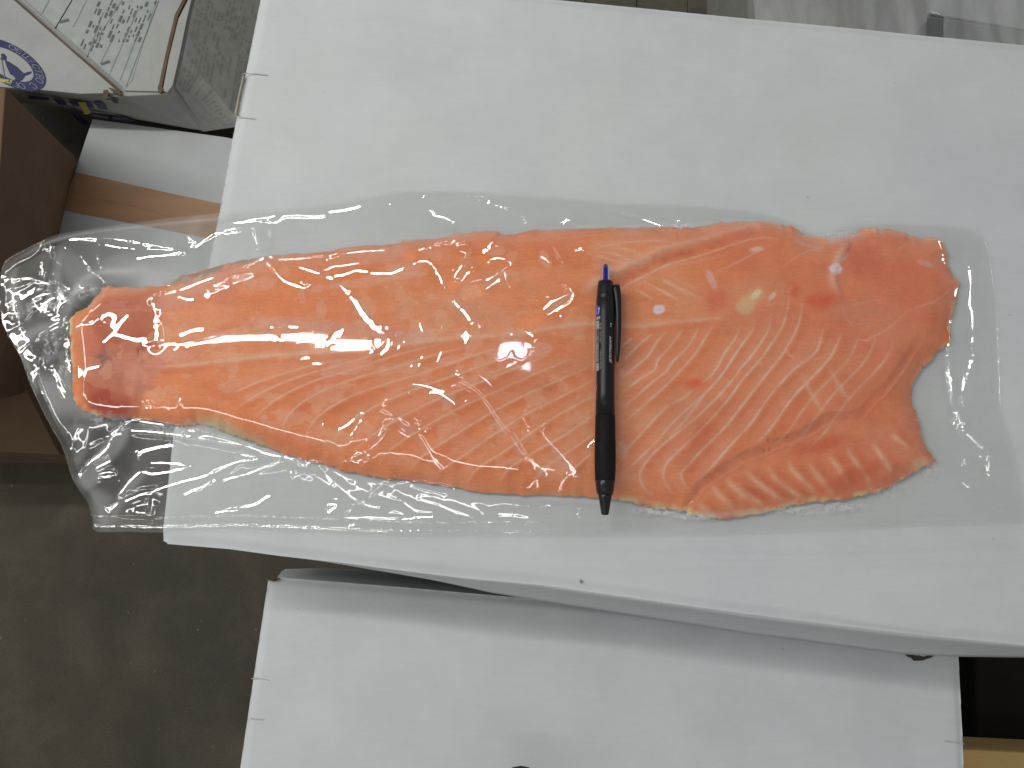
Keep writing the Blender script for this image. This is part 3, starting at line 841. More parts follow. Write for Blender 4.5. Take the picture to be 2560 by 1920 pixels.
# (points, half width px, height mm)
CREASES = [
 # tail end and the upper film fold
 (A2([(440,430),(560,425),(700,460),(840,490),(1100,510),(1340,540)]), 6, 1.2), (A2([(560,415),(740,420),(920,450),(1100,480),(1320,515)]), 6, 1.0),
 (A2([(1340,410),(1380,440),(1400,490),(1440,470),(1520,400),(1640,320),(1800,290),(2000,260)]), 6, 1.3), (A2([(1440,470),(1600,380),(1700,345),(1710,375),(1600,380)]), 5, 0.9),
 (A2([(960,590),(1100,560),(1330,545)]), 5, 0.9), (A2([(540,540),(640,670),(720,740),(745,800)]), 6, 1.1), (A2([(670,540),(690,620),(715,680)]), 5, 1.0),
 (A2([(270,520),(300,480),(330,560),(370,580)]), 7, 1.3), (A2([(310,470),(360,510)]), 6, 1.0), (A2([(250,600),(280,700),(300,720),(370,690)]), 6, 1.0),
 (A2([(370,580),(400,660)]), 6, 0.9), (A2([(400,500),(450,490)]), 5, 0.9), (A2([(60,740),(150,730),(260,760),(420,790)]), 7, 1.0),
 (A2([(210,890),(230,950),(280,980)]), 7, 1.0), (A2([(400,760),(420,900),(400,1000),(440,1100),(480,1180)]), 8, 1.2), (A2([(470,1060),(480,1160),(480,1330),(500,1440)]), 7, 1.2),
 (A2([(180,1440),(240,1440),(270,1380),(240,1320)]), 8, 1.3), (A2([(320,1380),(400,1500),(430,1600),(450,1640)]), 9, 1.2), (A2([(20,700),(30,900),(70,1050),(150,1280),(240,1600)]), 7, 1.0),
 # fold across the tail and down the shoulder of the fillet
 (A2([(1215,815),(1260,800)]), 5, 0.8), (A2([(1150,870),(1330,850),(1500,785),(1640,740),(1800,690),(1950,600),(2074,612)]), 6, 1.3),
 (A2([(1180,850),(1140,890),(1130,940),(1155,1020),(1160,1150),(1165,1260)]), 6, 1.3),
 (A2([(760,1250),(860,1160),(960,1030)]), 5, 1.0), (A2([(1550,870),(1620,800),(1750,760),(1770,780),(1660,840),(1570,870)]), 5, 0.8), (A2([(1310,890),(1400,920),(1450,910)]), 5, 0.7),
 (A2([(1560,860),(1720,750),(1850,730),(1870,750),(1780,800)]), 5, 0.7), (A2([(1330,1190),(1440,1150),(1530,1140)]), 8, 0.7),
 # shoulder highlight and folds on the left half of the fillet
 (A4([(0,690),(90,640),(180,605),(380,612),(640,585)]), 6, 1.3), (A4([(640,585),(900,555),(1090,545)]), 5, 0.9), (A4([(430,680),(500,700),(600,740),(720,800),(830,900)]), 6, 1.2),
 (A4([(690,750),(760,750),(860,710),(980,730),(1120,735),(1180,710),(1240,680)]), 8, 1.5), (A4([(1270,670),(1350,640),(1400,650),(1450,700),(1490,790),(1540,860)]), 5, 1.1),
 (A4([(190,630),(240,690),(320,780),(400,820),(480,840),(480,810)]), 5, 1.0), (A4([(830,900),(900,1020),(980,1110),(1060,1170)]), 9, 1.3), (A4([(1570,930),(1650,1010),(1740,1120)]), 8, 1.2),
 (A4([(1680,550),(1660,650),(1600,740),(1565,830),(1640,790),(1750,660)]), 5, 1.4), (A4([(1690,910),(1770,840),(1880,760),(1970,700)]), 6, 1.3), (A4([(1690,920),(1800,860),(1900,800),(1950,765),(1990,790)]), 5, 1.1),
 (A4([(610,720),(700,680),(800,670),(900,650)]), 5, 0.8), (A4([(1370,495),(1500,495),(1620,475)]), 5, 0.8), (A4([(620,630),(700,600),(760,590)]), 5, 0.8),
 (A4([(1240,620),(1300,560),(1450,520),(1700,500)]), 6, 0.8), (A4([(1760,640),(1820,560),(1900,470)]), 12, 1.0), (A4([(1800,660),(1900,620),(1980,640),(2000,700)]), 5, 0.9),
 (A4([(1620,1205),(1720,1190)]), 6, 0.8),
 # upper free edge of the bag
 (A4([(0,290),(160,260),(260,245),(560,230),(800,195),(960,150),(1110,105)]), 6, 1.3), (A4([(30,275),(220,300),(300,265),(500,262),(620,255)]), 5, 1.0),
 (A4([(1320,100),(1390,100)]), 6, 0.8), (A4([(1680,120),(1780,115)]), 6, 0.9), (A4([(1400,200),(1430,250),(1500,265),(1590,320)]), 5, 0.9), (A4([(1810,140),(1900,170),(2000,200)]), 6, 0.8),
 (A4([(60,320),(90,430),(110,540)]), 10, 0.5), (A4([(180,330),(190,440)]), 9, 0.5),
 # right of centre, above the pen
 (A6([(130,1130),(230,1050),(330,960),(450,905),(470,880),(450,830)]), 5, 1.1), (A6([(160,1110),(260,1070),(400,1000),(480,965),(510,900),(480,840)]), 5, 1.1), (A6([(260,610),(310,630),(350,670)]), 5, 1.0),
 (A6([(130,1130),(160,1160),(260,1240)]), 5, 0.9), (A6([(0,690),(30,790)]), 5, 0.9), (A6([(370,530),(400,640)]), 9, 0.7), (A6([(1280,330),(1300,300),(1340,290)]), 5, 0.8),
 (A6([(130,240),(170,330)]), 7, 0.4), (A6([(420,340),(500,260)]), 8, 0.5), (A6([(870,220),(960,250),(1100,310),(1200,360)]), 5, 0.5), (A6([(510,580),(600,535)]), 5, 0.5),
 # leaf-shaped blisters on the lower flank
 (A5([(1255,190),(1340,195),(1450,230),(1550,300),(1630,360)]), 9, 0.9), (A5([(1620,160),(1750,230),(1830,330),(1930,480),(2040,620),(2130,740)]), 10, 1.0), (A7([(60,530),(130,640),(210,760),(300,850),(375,915)]), 9, 1.0),
 (A5([(1040,370),(1130,420),(1240,480),(1340,560),(1390,640),(1440,740),(1510,825)]), 11, 1.0), (A5([(1150,470),(1060,540),(990,610),(930,660),(860,700),(830,740),(900,755),(970,710)]), 9, 1.1),
 (A5([(1130,480),(1050,590),(980,650),(920,700)]), 4, 0.8), (A5([(935,390),(870,430),(820,480),(720,530)]), 7, 0.9), (A5([(910,440),(860,520),(815,575)]), 4, 0.6),
 (A7([(140,420),(160,480),(200,520)]), 5, 0.9), (A7([(270,520),(310,590),(380,660),(470,760),(560,880)]), 8, 1.1), (A7([(400,990),(420,940),(460,850)]), 6, 1.1), (A7([(600,660),(640,620),(680,590)]), 6, 0.9),
 (A5([(600,490),(640,475)]), 6, 0.8), (A5([(1300,460),(1360,500)]), 6, 0.8), (A7([(350,930),(390,945)]), 5, 0.8), (A7([(150,950),(200,930),(240,890),(260,980)]), 6, 0.8),
 # below the fillet: folds running to the seal
 (A3([(870,460),(960,435),(1100,460),(1300,495),(1600,570),(1800,630),(2000,700),(2074,715)]), 7, 1.8), (A5([(0,620),(120,670),(220,700),(290,700),(400,735)]), 6, 1.6), (A5([(290,740),(330,735),(450,790)]), 5, 1.0),
 (A5([(400,755),(470,765),(520,735),(570,750),(640,800),(760,860),(880,895),(1000,910),(1090,918)]), 7, 1.7), (A5([(570,780),(640,860),(740,950),(820,1020),(920,1070),(1030,1090)]), 6, 1.4),
 (A5([(760,890),(930,965),(1050,1000),(1150,1030)]), 6, 1.2), (A5([(1190,1040),(1270,1100),(1360,1120),(1480,1130),(1600,1165)]), 6, 1.3), (A5([(1110,905),(1140,950),(1260,1010),(1420,1060),(1560,1110),(1700,1155),(1790,1165)]), 6, 1.4),
 (A5([(1150,900),(1260,940),(1450,990),(1620,1050),(1750,1100),(1800,1150)]), 5, 1.1), (A5([(1180,890),(1400,905),(1600,950)]), 5, 1.0), (A5([(1240,910),(1350,950),(1540,990)]), 4, 0.7),
 (A5([(720,1170),(830,1165),(1000,1165),(1210,1170),(1350,1160),(1440,1155)]), 5, 1.2), (A5([(730,1180),(850,1195),(720,1255)]), 6, 1.3), (A5([(1100,1110),(1160,1120),(1200,1150)]), 6, 0.9),
 (A5([(600,1065),(690,1070),(610,1135)]), 6, 1.1), (A5([(1700,1185),(1740,1215)]), 6, 1.0), (A5([(1900,1150),(2040,1150)]), 12, 1.1), (A7([(0,1150),(80,1150),(200,1175)]), 9, 1.0),
 (A5([(0,1080),(100,1040),(190,990)]), 7, 1.2), (A5([(450,890),(490,840)]), 6, 1.0), (A5([(330,830),(370,810)]), 6, 0.9), (A5([(0,840),(150,780),(290,745)]), 5, 1.1),
 (A3([(520,870),(600,760),(690,700),(760,630),(800,540),(880,480),(960,440)]), 6, 1.5), (A3([(800,540),(880,530)]), 5, 0.9), (A3([(960,690),(1060,650),(1200,620),(1240,600)]), 16, 1.6),
 (A3([(1010,810),(1080,835),(1200,820),(1310,795),(1290,760),(1200,750),(1060,750)]), 6, 1.2), (A3([(720,1110),(760,1080),(860,1040),(960,1000),(1000,985),(1080,1000),(1085,1100),(1100,1160)]), 7, 1.5),
 (A3([(1000,985),(1150,945),(1300,895),(1500,840),(1700,750),(1880,720)]), 5, 1.2), (A3([(880,1115),(960,1080),(1060,1050)]), 5, 1.1), (A3([(880,1115),(1080,1135)]), 5, 0.9),
 (A3([(1300,1000),(1400,950),(1550,900)]), 7, 1.3), (A3([(1600,880),(1800,830),(2000,770)]), 5, 1.0), (A3([(1520,810),(1700,750),(1880,720),(1740,680)]), 6, 1.2), (A3([(1560,1115),(1700,1110),(1780,1090),(1960,1000)]), 7, 1.3),
 (A3([(1640,1090),(1720,1085),(1750,1095),(1700,1110)]), 5, 0.9), (A3([(1430,1215),(1540,1150)]), 6, 1.0), (A3([(840,1160),(1000,1150),(1150,1175)]), 5, 1.1), (A3([(420,600),(450,680),(480,780),(500,860)]), 7, 1.3),
 (A3([(660,850),(730,860),(770,830),(720,820),(660,850)]), 5, 0.9), (A3([(820,950),(840,860)]), 5, 0.9), (A3([(640,800),(700,770),(780,730)]), 6, 0.9), (A3([(830,1000),(880,930),(940,860),(1010,810)]), 6, 1.1),
 (A3([(1040,330),(1070,350),(1110,350),(1080,325)]), 4, 0.6), (A3([(1320,320),(1350,285),(1370,290)]), 4, 0.6), (A3([(920,510),(1100,520),(1300,545),(1700,610)]), 5, 0.8),
 # head end
 (zm([(1465,350),(1470,430),(1490,540),(1520,680)], 1860, 440), 5, 0.9), (zm([(1600,790),(1580,900),(1555,1050),(1550,1120),(1560,1200),(1560,1300),(1590,1500),(1610,1650)], 1860, 440), 6, 1.1),
 (zm([(1510,910),(1530,885)], 1860, 440), 5, 0.9), (zm([(1720,620),(1735,750),(1735,920),(1755,1000),(1760,1280)], 1860, 440), 5, 1.1), (zm([(1760,1280),(1720,1450),(1690,1550),(1680,1650)], 1860, 440), 8, 0.9),
 (zm([(1560,0),(1590,200),(1640,370),(1660,470)], 1860, 900), 5, 1.1), (zm([(1610,400),(1660,510),(1690,430)], 1860, 900), 5, 1.0), (zm([(1700,80),(1690,180),(1690,330)], 1860, 900), 8, 0.9),
 (zm([(1630,520),(1690,510),(1780,590),(1860,670),(1880,780),(1895,850)], 1860, 900), 6, 1.2), (zm([(1790,705),(1870,700)], 1860, 900), 6, 1.0), (zm([(1680,880),(1720,930),(1760,915)], 1860, 900), 5, 0.9),
 (zm([(1680,720),(1700,750),(1655,770)], 1860, 900), 6, 0.8), (zm([(1000,1220),(1400,1210),(1900,1195)], 1860, 900), 5, 0.4),
 (A7([(550,1170),(555,1130),(570,1105)]), 4, 0.8), (A7([(570,1150),(585,1175)]), 4, 0.6), (A7([(1350,1110),(1400,1030)]), 4, 0.4), (A7([(1365,1150),(1390,1125),(1410,1135)]), 4, 0.7),
 (A7([(670,1040),(700,1060)]), 5, 0.8), (A7([(1195,1160),(1205,1180)]), 5, 0.7),
]
for l, w, h in CREASES:
    crease(l, w, 1.16 if w in (9, 10, 11) else 1.05)
for l, w, h in CREASES:
    if w not in (9, 10, 11): crease(l, w, 1.0)
# heat seals: flat bands along the bottom and the right end
sealB = W([(225,1302),(381,1305),(600,1300),(769,1306),(937,1314),(1106,1318),(1429,1316),(1700,1318),(1960,1305),(2300,1292),(2560,1285)], TOPZ + 0.004)
sealR = W([(2470,600),(2482,700),(2490,780),(2494,860),(2498,960),(2512,1040),(2538,1120),(2562,1220)], TOPZ + 0.004)
seal = np.zeros(X.shape)
for l in (sealB, sealR):
    sl = GB.window(l, 0.02)
    d, _, _, _ = seg_dist(X[sl], Y[sl], l)
    seal[sl] = np.maximum(seal[sl], 1 - smooth(d, 10 * PXM, 13 * PXM))
sealT = (1 - smooth(dB, 0.002, 0.006)) * (Y > P(900, 700, ZF)[1]) * 0.5
sealm = np.maximum(seal, sealT * smooth(fbm(X, Y, 40, 2, 5), 0.45, 0.6))
flat = 1 - smooth(dB, 0.0, 0.012)
Zb = Zb * (1 - flat * 0.75) + flat * 0.75 * 0.0012
Zb -= seal * 0.0003
# frost and ice smears under the film
frost = np.zeros(X.shape)
def fblob(px, py, rx, ry, a, rot=0):
    wx, wy = P(px, py, TOPZ + 0.01)[:2]
    dx = X - wx; dy = Y - wy
    c, s = math.cos(rot), math.sin(rot)
    d = np.hypot((dx * c + dy * s) / (rx * PXM), (-dx * s + dy * c) / (ry * PXM))
    np.maximum(frost, a * (1 - smooth(d, 0.3, 1.3)), out=frost)
for b in ((120, 750, 50, 34, 0.5), (150, 735, 24, 20, 0.7), (110, 850, 34, 50, 0.45), (60, 770, 40, 26, 0.35), (200, 725, 50, 22, 0.5), (140, 930, 30, 60, 0.4), (240, 1050, 70, 24, 0.35), (450, 1075, 120, 30, 0.35),
          (1640, 1275, 70, 12, 0.6), (1740, 1292, 60, 8, 0.6), (2020, 1275, 120, 12, 0.5), (2130, 1265, 70, 12, 0.6), (2240, 1225, 60, 20, 0.35), (2345, 1175, 40, 26, 0.4), (480, 690, 90, 20, 0.25), (2000, 560, 60, 10, 0.4),
          (1700, 555, 40, 18, 0.6), (1700, 572, 30, 12, 0.5), (2120, 575, 60, 16, 0.4), (620, 640, 60, 20, 0.2), (2390, 850, 14, 50, 0.3)):
    fblob(*b)
lifted = np.clip(1 - smooth(blur((Hs > 0.001).astype(float), 3), 0.4, 0.95) * 0.92, 0, 1)
veil = np.zeros(X.shape)
def vpoly(l, a, soft=2):
    w = W(l, TOPZ + 0.008); sl = GB.window(w, 0.004)
    veil[sl] = np.maximum(veil[sl], a * blur(inside(X[sl], Y[sl], w).astype(float), soft))
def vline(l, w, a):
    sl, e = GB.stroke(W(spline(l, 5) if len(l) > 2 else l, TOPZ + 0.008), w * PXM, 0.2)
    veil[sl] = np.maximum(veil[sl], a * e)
for l, a in ((A3([(510,880),(640,720),(790,540),(900,460),(940,520),(890,640),(760,760),(640,950),(590,960)]), 0.20), (A3([(740,1150),(830,1000),(940,860),(1010,810),(1060,840),(940,970),(860,1080),(800,1200)]), 0.18),
             (A3([(1200,1180),(1400,1020),(1640,880),(1600,980),(1420,1210),(1250,1230)]), 0.10), (A2([(880,540),(960,590),(970,660),(920,740),(860,790),(780,800),(740,740),(690,620)]), 0.10),
             (A2([(400,500),(520,540),(640,660),(730,760),(690,830),(520,820),(450,740),(410,620)]), 0.12), (A2([(440,430),(1000,330),(1500,270),(1400,490),(1000,520),(620,450)]), 0.07),
             (A4([(40,330),(180,320),(200,500),(100,540)]), 0.12), (A4([(1380,180),(1500,200),(1600,330),(1590,400),(1470,330),(1400,250)]), 0.14), (A6([(300,250),(330,340),(250,380),(170,330),(140,240)]), 0.10),
             (A6([(420,340),(520,230),(500,290),(430,370)]), 0.18), (A3([(400,500),(520,470),(640,480),(620,640),(540,760),(500,760),(540,560)]), 0.14), (A5([(40,880),(260,820),(180,1000),(0,1060)]), 0.06),
             (A5([(560,860),(700,1020),(690,1050),(560,930)]), 0.10), (A3([(520,900),(620,970),(640,1080),(690,1260),(780,1240),(740,1100),(800,1010),(700,960)]), 0.16),
             (zm([(1470,350),(1650,365),(1780,420),(1730,640),(1600,560),(1500,560)], 1860, 440), 0.08), (zm([(1300,150),(1560,20),(1640,400),(1500,760),(1380,560)], 1860, 900), 0.10)):
    vpoly(l, a, 2)
for l, a in ((A4([(190,610),(640,590),(1200,500),(1250,620),(850,690),(600,740),(430,680)]), 0.09), (A4([(1560,930),(1600,740),(1700,560),(1760,640),(1640,800)]), 0.07), (A4([(1690,920),(1880,760),(1980,700),(1990,790),(1800,880)]), 0.10),
             (A2([(1150,880),(1500,790),(1950,610),(2074,640),(1700,860),(1400,960),(1180,1010)]), 0.08), (A5([(830,740),(930,650),(1150,470),(1130,520),(1050,590),(970,710),(900,755)]), 0.12),
             (A5([(1255,190),(1450,215),(1630,360),(1540,330),(1400,240)]), 0.14), (A5([(1040,370),(1240,480),(1390,640),(1510,825),(1420,760),(1320,600),(1180,500)]), 0.12), (A5([(1620,160),(1830,330),(2130,740),(2060,700),(1780,320)]), 0.12),
             (A7([(60,530),(210,760),(375,915),(280,860),(100,650)]), 0.12), (A7([(270,520),(470,760),(560,880),(480,860),(330,640)]), 0.14), (A6([(130,1130),(330,960),(470,880),(510,900),(480,965),(260,1070)]), 0.14)):
    vpoly(l, a, 1)
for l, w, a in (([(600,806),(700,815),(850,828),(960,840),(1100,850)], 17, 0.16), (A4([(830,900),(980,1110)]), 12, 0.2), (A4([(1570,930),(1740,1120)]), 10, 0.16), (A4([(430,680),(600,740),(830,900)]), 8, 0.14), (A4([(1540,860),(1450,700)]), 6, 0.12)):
    vline(l, w, a)  # first stroke paints the glow round the main lamp streak as haze
vpoly([(1985,562),(2060,602),(2085,604),(2180,572),(2120,572),(2060,580)], 0.35, 3)
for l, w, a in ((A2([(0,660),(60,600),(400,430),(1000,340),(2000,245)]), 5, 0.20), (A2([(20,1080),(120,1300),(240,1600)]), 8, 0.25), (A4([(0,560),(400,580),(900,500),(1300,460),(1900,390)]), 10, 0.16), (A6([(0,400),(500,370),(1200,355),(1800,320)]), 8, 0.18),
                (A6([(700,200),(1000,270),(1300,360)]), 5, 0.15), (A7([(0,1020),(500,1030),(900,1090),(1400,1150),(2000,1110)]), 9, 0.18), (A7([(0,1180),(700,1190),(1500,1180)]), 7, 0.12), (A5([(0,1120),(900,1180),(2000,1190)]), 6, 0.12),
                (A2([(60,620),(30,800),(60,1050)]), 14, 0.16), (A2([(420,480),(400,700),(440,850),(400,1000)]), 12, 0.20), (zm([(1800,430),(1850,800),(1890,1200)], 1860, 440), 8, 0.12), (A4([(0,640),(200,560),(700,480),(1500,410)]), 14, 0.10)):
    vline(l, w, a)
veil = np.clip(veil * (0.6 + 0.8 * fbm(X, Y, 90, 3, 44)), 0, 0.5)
bag = empty('vacuum_bag', (0, 0.03, TOPZ), 'clear crinkled vacuum bag wrapped round the salmon, its open tail hanging past the carton', 'plastic bag')
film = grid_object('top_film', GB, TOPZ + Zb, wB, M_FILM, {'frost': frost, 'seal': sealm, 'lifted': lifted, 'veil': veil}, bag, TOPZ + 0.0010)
GK = Grid(xs[0] * 0 + min(xs) - 0.003, max(xs) + 0.003, min(ys) - 0.003, max(ys) + 0.003, 0.002)
offb = smooth(P(520, 900, TOPZ)[0] - GK.X, 0.0, 0.05)
Zk = TOPZ + 0.0006 - offb * 0.010 * (0.3 + fbm(GK.X, GK.Y, 16, 2, 33)) - smooth(P(230, 900, TOPZ)[0] - GK.X, 0, 0.05) * 0.004
grid_object('back_film', GK, Zk, wB, M_FILM_B, {}, bag)

# ------------------------------------------------------------------ main white carton
def carton(name, label, loc, group=None):
    return empty(name, loc, label, 'box', group)

main = carton('cardboard_box', 'big white cardboard box right under the salmon bag and the pen', (0.05, 0.03, 0.632), 'white cardboard boxes')
T_TOP = [(662,-80),(2760,124),(2790,1646),(2560,1614),(2335,1592),(2176,1574),(2018,1555),(1860,1535),(1360,1464),(1158,1446),(971,1423),(859,1408),(698,1390),(574,1373),(418,1360),(395,1348),(378,1344),(381,1329),(410,1170),(422,1109),(544,528),(577,343)]
GM = Grid(-0.20, 0.38, -0.08, 0.42, 0.0011)
Xm, Ym = GM.X, GM.Y
tw = W(T_TOP, TOPZ)
Zm = TOPZ - 0.0016 + 0.0012 * fbm(Xm, Ym, 8, 3, 4)
for l, w, h in (([(1500,1395),(1700,1385),(1900,1395),(2100,1398),(2300,1385),(2560,1378)], 14, -0.0011), ([(1500,1420),(1800,1410),(2200,1405),(2560,1400)], 10, 0.0008), ([(900,1380),(1300,1410),(1700,1425)], 18, 0.0008),
                ([(2060,1540),(2200,1560),(2400,1590)], 8, 0.001)):
    sl, e = GM.stroke(W(l, TOPZ), w * PXM, 0.3)
    Zm[sl] += h * e
dm, _, _, _ = seg_dist(Xm, Ym, tw, True)
Zm -= 0.0022 * (1 - smooth(dm, 0, 0.007))
top_panel = grid_object('top_panel', GM, Zm, tw, M_WHITE, {}, main)
# walls: front bulges outward
fr_top = [(2790,1646),(2560,1614),(2335,1592),(2176,1574),(2018,1555),(1860,1535),(1360,1464),(1158,1446),(971,1423),(859,1408),(698,1390),(574,1373),(418,1360)]
fr_bot = [(2790,1650),(2560,1644),(2401,1642),(2262,1636),(2018,1603),(1860,1583),(1360,1504),(1233,1483),(1080,1450),(940,1426),(760,1395),(600,1352),(440,1330)]
def ruled(name, ta, za, ba, zb, mat, parent, n=4, bulge=0.0, out=(0, -1)):
    rows = []
    for k in range(n + 1):
        t = k / n
        row = []
        for (a, b) in zip(ta, ba):
            pa = Vector(P(*a, za)); pb = Vector(P(*b, zb))
            p = pa.lerp(pb, t)
            s = math.sin(math.pi * t) * bulge
            row.append((p.x + out[0] * s, p.y + out[1] * s, p.z))
        rows.append(row)
    m_ = len(ta)
    vs = [v for r in rows for v in r]
    fs = [(k * m_ + i, k * m_ + i + 1, (k + 1) * m_ + i + 1, (k + 1) * m_ + i) for k in range(n) for i in range(m_ - 1)]
    o = mesh(name, vs, fs, mat, parent, True)
    s = o.modifiers.new('thickness', 'SOLIDIFY'); s.thickness = 0.002; s.offset = -1
    return o
ruled('front_panel', fr_top, TOPZ - 0.0038, fr_bot, 0.634, M_WHITE, main, 5)
# remaining walls, set in a little below the top panel
lw = [Vector(P(395, 1345, TOPZ - 0.006)), Vector(P(662, -80, TOPZ - 0.006)), Vector(P(2760, 124, TOPZ - 0.006)), Vector(P(2790, 1600, TOPZ - 0.006))]
cen = sum(lw, Vector()) / 4
def wall(name, a, b, z1, z0, mat, parent, inset=0.002):
    a = a + (cen - a).normalized() * inset; b = b + (cen - b).normalized() * inset
    d = (b - a).normalized(); n = Vector((-d.y, d.x, 0)) * 0.003
    top = [(a.x, a.y, z1), (b.x, b.y, z1), (b.x + n.x, b.y + n.y, z1), (a.x + n.x, a.y + n.y, z1)]
    return prism(name, top, [(x, y, z0) for x, y, _ in top], mat, parent, 0)
wall('side_panel', lw[0], lw[1], TOPZ - 0.006, 0.634, M_WHITE, main, 0.012)
wall('back_panel', lw[1], lw[2], TOPZ - 0.0065, 0.634, M_WHITE, main, 0.014)
wall('side_panel', lw[2], lw[3], TOPZ - 0.006, 0.634, M_WHITE, main)
# locking tab on the left edge, with its raw cut line
M_TABEDGE = card('pale_cut_edge', (0.42, 0.35, 0.30), 0.15)
sheet('locking_tab', [(607,187),(595,238),(586,284),(590,287),(598,240),(610,190)], TOPZ - 0.0005, 0.004, M_TABEDGE, main)
for l in ([(606,185),(612,183),(640,184),(668,187)], [(586,288),(600,292),(638,297)]):
    strip('cut_line', pts(l, TOPZ), 0.00035, TOPZ - 0.0001, 0.0006, M_CUT, main)
strip('cut_line', pts([(1452,1450),(1453,1458)], TOPZ), 0.0008, TOPZ + 0.0004, 0.001, M_INK, main)

# ------------------------------------------------------------------ the carton in front, one layer lower
Z2 = 0.630
lowb = carton('cardboard_box', 'lower white cardboard box in front, torn at its back edge, with no bag on it', (0.05, -0.2, 0.505), 'white cardboard boxes')
LT = [(668,1450),(698,1444),(1000,1468),(1360,1500),(2396,1600),(2401,1642),(2412,1860),(2416,1990),(2420,2110),(570,2110),(598,1920)]
GL = Grid(-0.30, 0.42, -0.30, 0.02, 0.0015)
tw2 = W(LT, Z2)
Zl = Z2 - 0.001 + 0.0010 * fbm(GL.X, GL.Y, 9, 3, 14)
dl, _, _, _ = seg_dist(GL.X, GL.Y, tw2, True)
Zl -= 0.002 * (1 - smooth(dl, 0, 0.006))
grid_object('top_panel', GL, Zl, tw2, M_WHITE, {}, lowb)
ruled('back_panel', [(690,1449),(800,1454),(1000,1470),(1360,1500),(1800,1545)], Z2 - 0.003, [(728,1436),(800,1428),(1000,1434),(1300,1470),(1800,1515)], Z2 - 0.124, M_WHITE2, lowb, 4, 0.006, (0, 1))
a_ = [Vector(P(672, 1456, Z2)), Vector(P(578, 2105, Z2)), Vector(P(2410, 2105, Z2)), Vector(P(2396, 1606, Z2))]
cen = sum(a_, Vector()) / 4
wall('side_panel', a_[0], a_[1], Z2 - 0.004, Z2 - 0.124, M_WHITE, lowb, 0.004)
wall('front_panel', a_[1], a_[2], Z2 - 0.004, Z2 - 0.124, M_WHITE, lowb, 0.004)
wall('side_panel', a_[2], a_[3], Z2 - 0.004, Z2 - 0.124, M_WHITE, lowb, 0.004)
sheet('torn_corner', [(667,1451),(676,1446),(694,1445),(698,1447),(688,1453),(680,1452)], Z2 + 0.0006, 0.004, M_KRAFTCUT, lowb)
sheet('torn_hole', [(676,1450),(684,1448),(692,1449),(686,1453)], Z2 + 0.0012, 0.002, M_DARKGAP, lowb)
tear = zm([(325,745),(350,742),(375,748),(400,762),(440,770),(480,765),(520,758),(570,757),(540,778),(500,790),(470,802),(400,804),(385,785),(350,772)], 2160, 1400, 0.3135)
sheet('torn_patch', tear, Z2 + 0.0008, 0.003, M_DARKGAP, lowb)
sheet('torn_paper', zm([(440,752),(470,750),(500,760),(480,770),(450,764)], 2160, 1400, 0.3135), Z2 + 0.0014, 0.002, M_WHITE2, lowb)
for l in ([(629,1696),(650,1697),(674,1701)], [(626,1797),(640,1799),(660,1800)], [(2362,1853),(2385,1856),(2410,1860)]):
    strip('cut_line', pts(l, Z2), 0.0005, Z2 + 0.0001, 0.0006, M_CUT, lowb)

# boxes carrying the two upper ones
def plain_box(top_px, zt, zb, mat, label, inset=0.006, grp='white cardboard boxes'):
    t = [Vector(p) for p in pts(top_px, zt)]
    c = sum(t, Vector()) / len(t)
    t = [p + (c - p).normalized() * inset for p in t]
    e = carton('cardboard_box', label, (c.x, c.y, zb), grp)
    top = [tuple(p) for p in t]
    prism('carton_body', [(x, y, zt - 0.004) for x, y, _ in top], [(x, y, zb) for x, y, _ in top], mat, e, 0.002)
    prism('top_panel', [(x, y, zt) for x, y, _ in top], [(x, y, zt - 0.0035) for x, y, _ in top], mat, e, 0.001)
    return e
mp = [tuple(p) for p in lw]
def solid(corners, zt, zb, mat, label, grp):
    c = sum((Vector(p) for p in corners), Vector()) / len(corners)
    e = carton('cardboard_box', label, (c.x, c.y, zb), grp)
    top = [(p[0], p[1], zt) for p in corners]
    prism('carton_body', [(x, y, zt - 0.004) for x, y, _ in top], [(x, y, zb) for x, y, _ in top], mat, e, 0.002)
    prism('top_panel', top, [(x, y, zt - 0.0035) for x, y, _ in top], mat, e, 0.001)
    return e
def inset(cs, d):
    c = sum((Vector(p) for p in cs), Vector()) / len(cs)
    return [tuple(Vector(p) + (c - Vector(p)).normalized() * d) for p in cs]
def shift(cs, dx, dy): return [(x + dx, y + dy, z) for x, y, z in cs]
GS = 'white boxes stacked hidden under the top box'
GS2 = 'white boxes stacked hidden under the lower front box'
zz = 0.632
for k in range(5):
    solid(inset(mp, 0.034), zz - 0.0005, zz - 0.1264 + 0.0005, M_WHITE2, 'white box in the hidden stack that carries the box under the salmon', GS)
    zz -= 0.1264
ap = [tuple(p) for p in a_]
zz = Z2 - 0.1255
for k in range(4):
    solid(shift(inset(ap, 0.034), 0, -0.03), zz - 0.0005, zz - 0.12612 + 0.0005, M_WHITE2, 'white box in the hidden stack that carries the lower front box', GS2)
    zz -= 0.12612

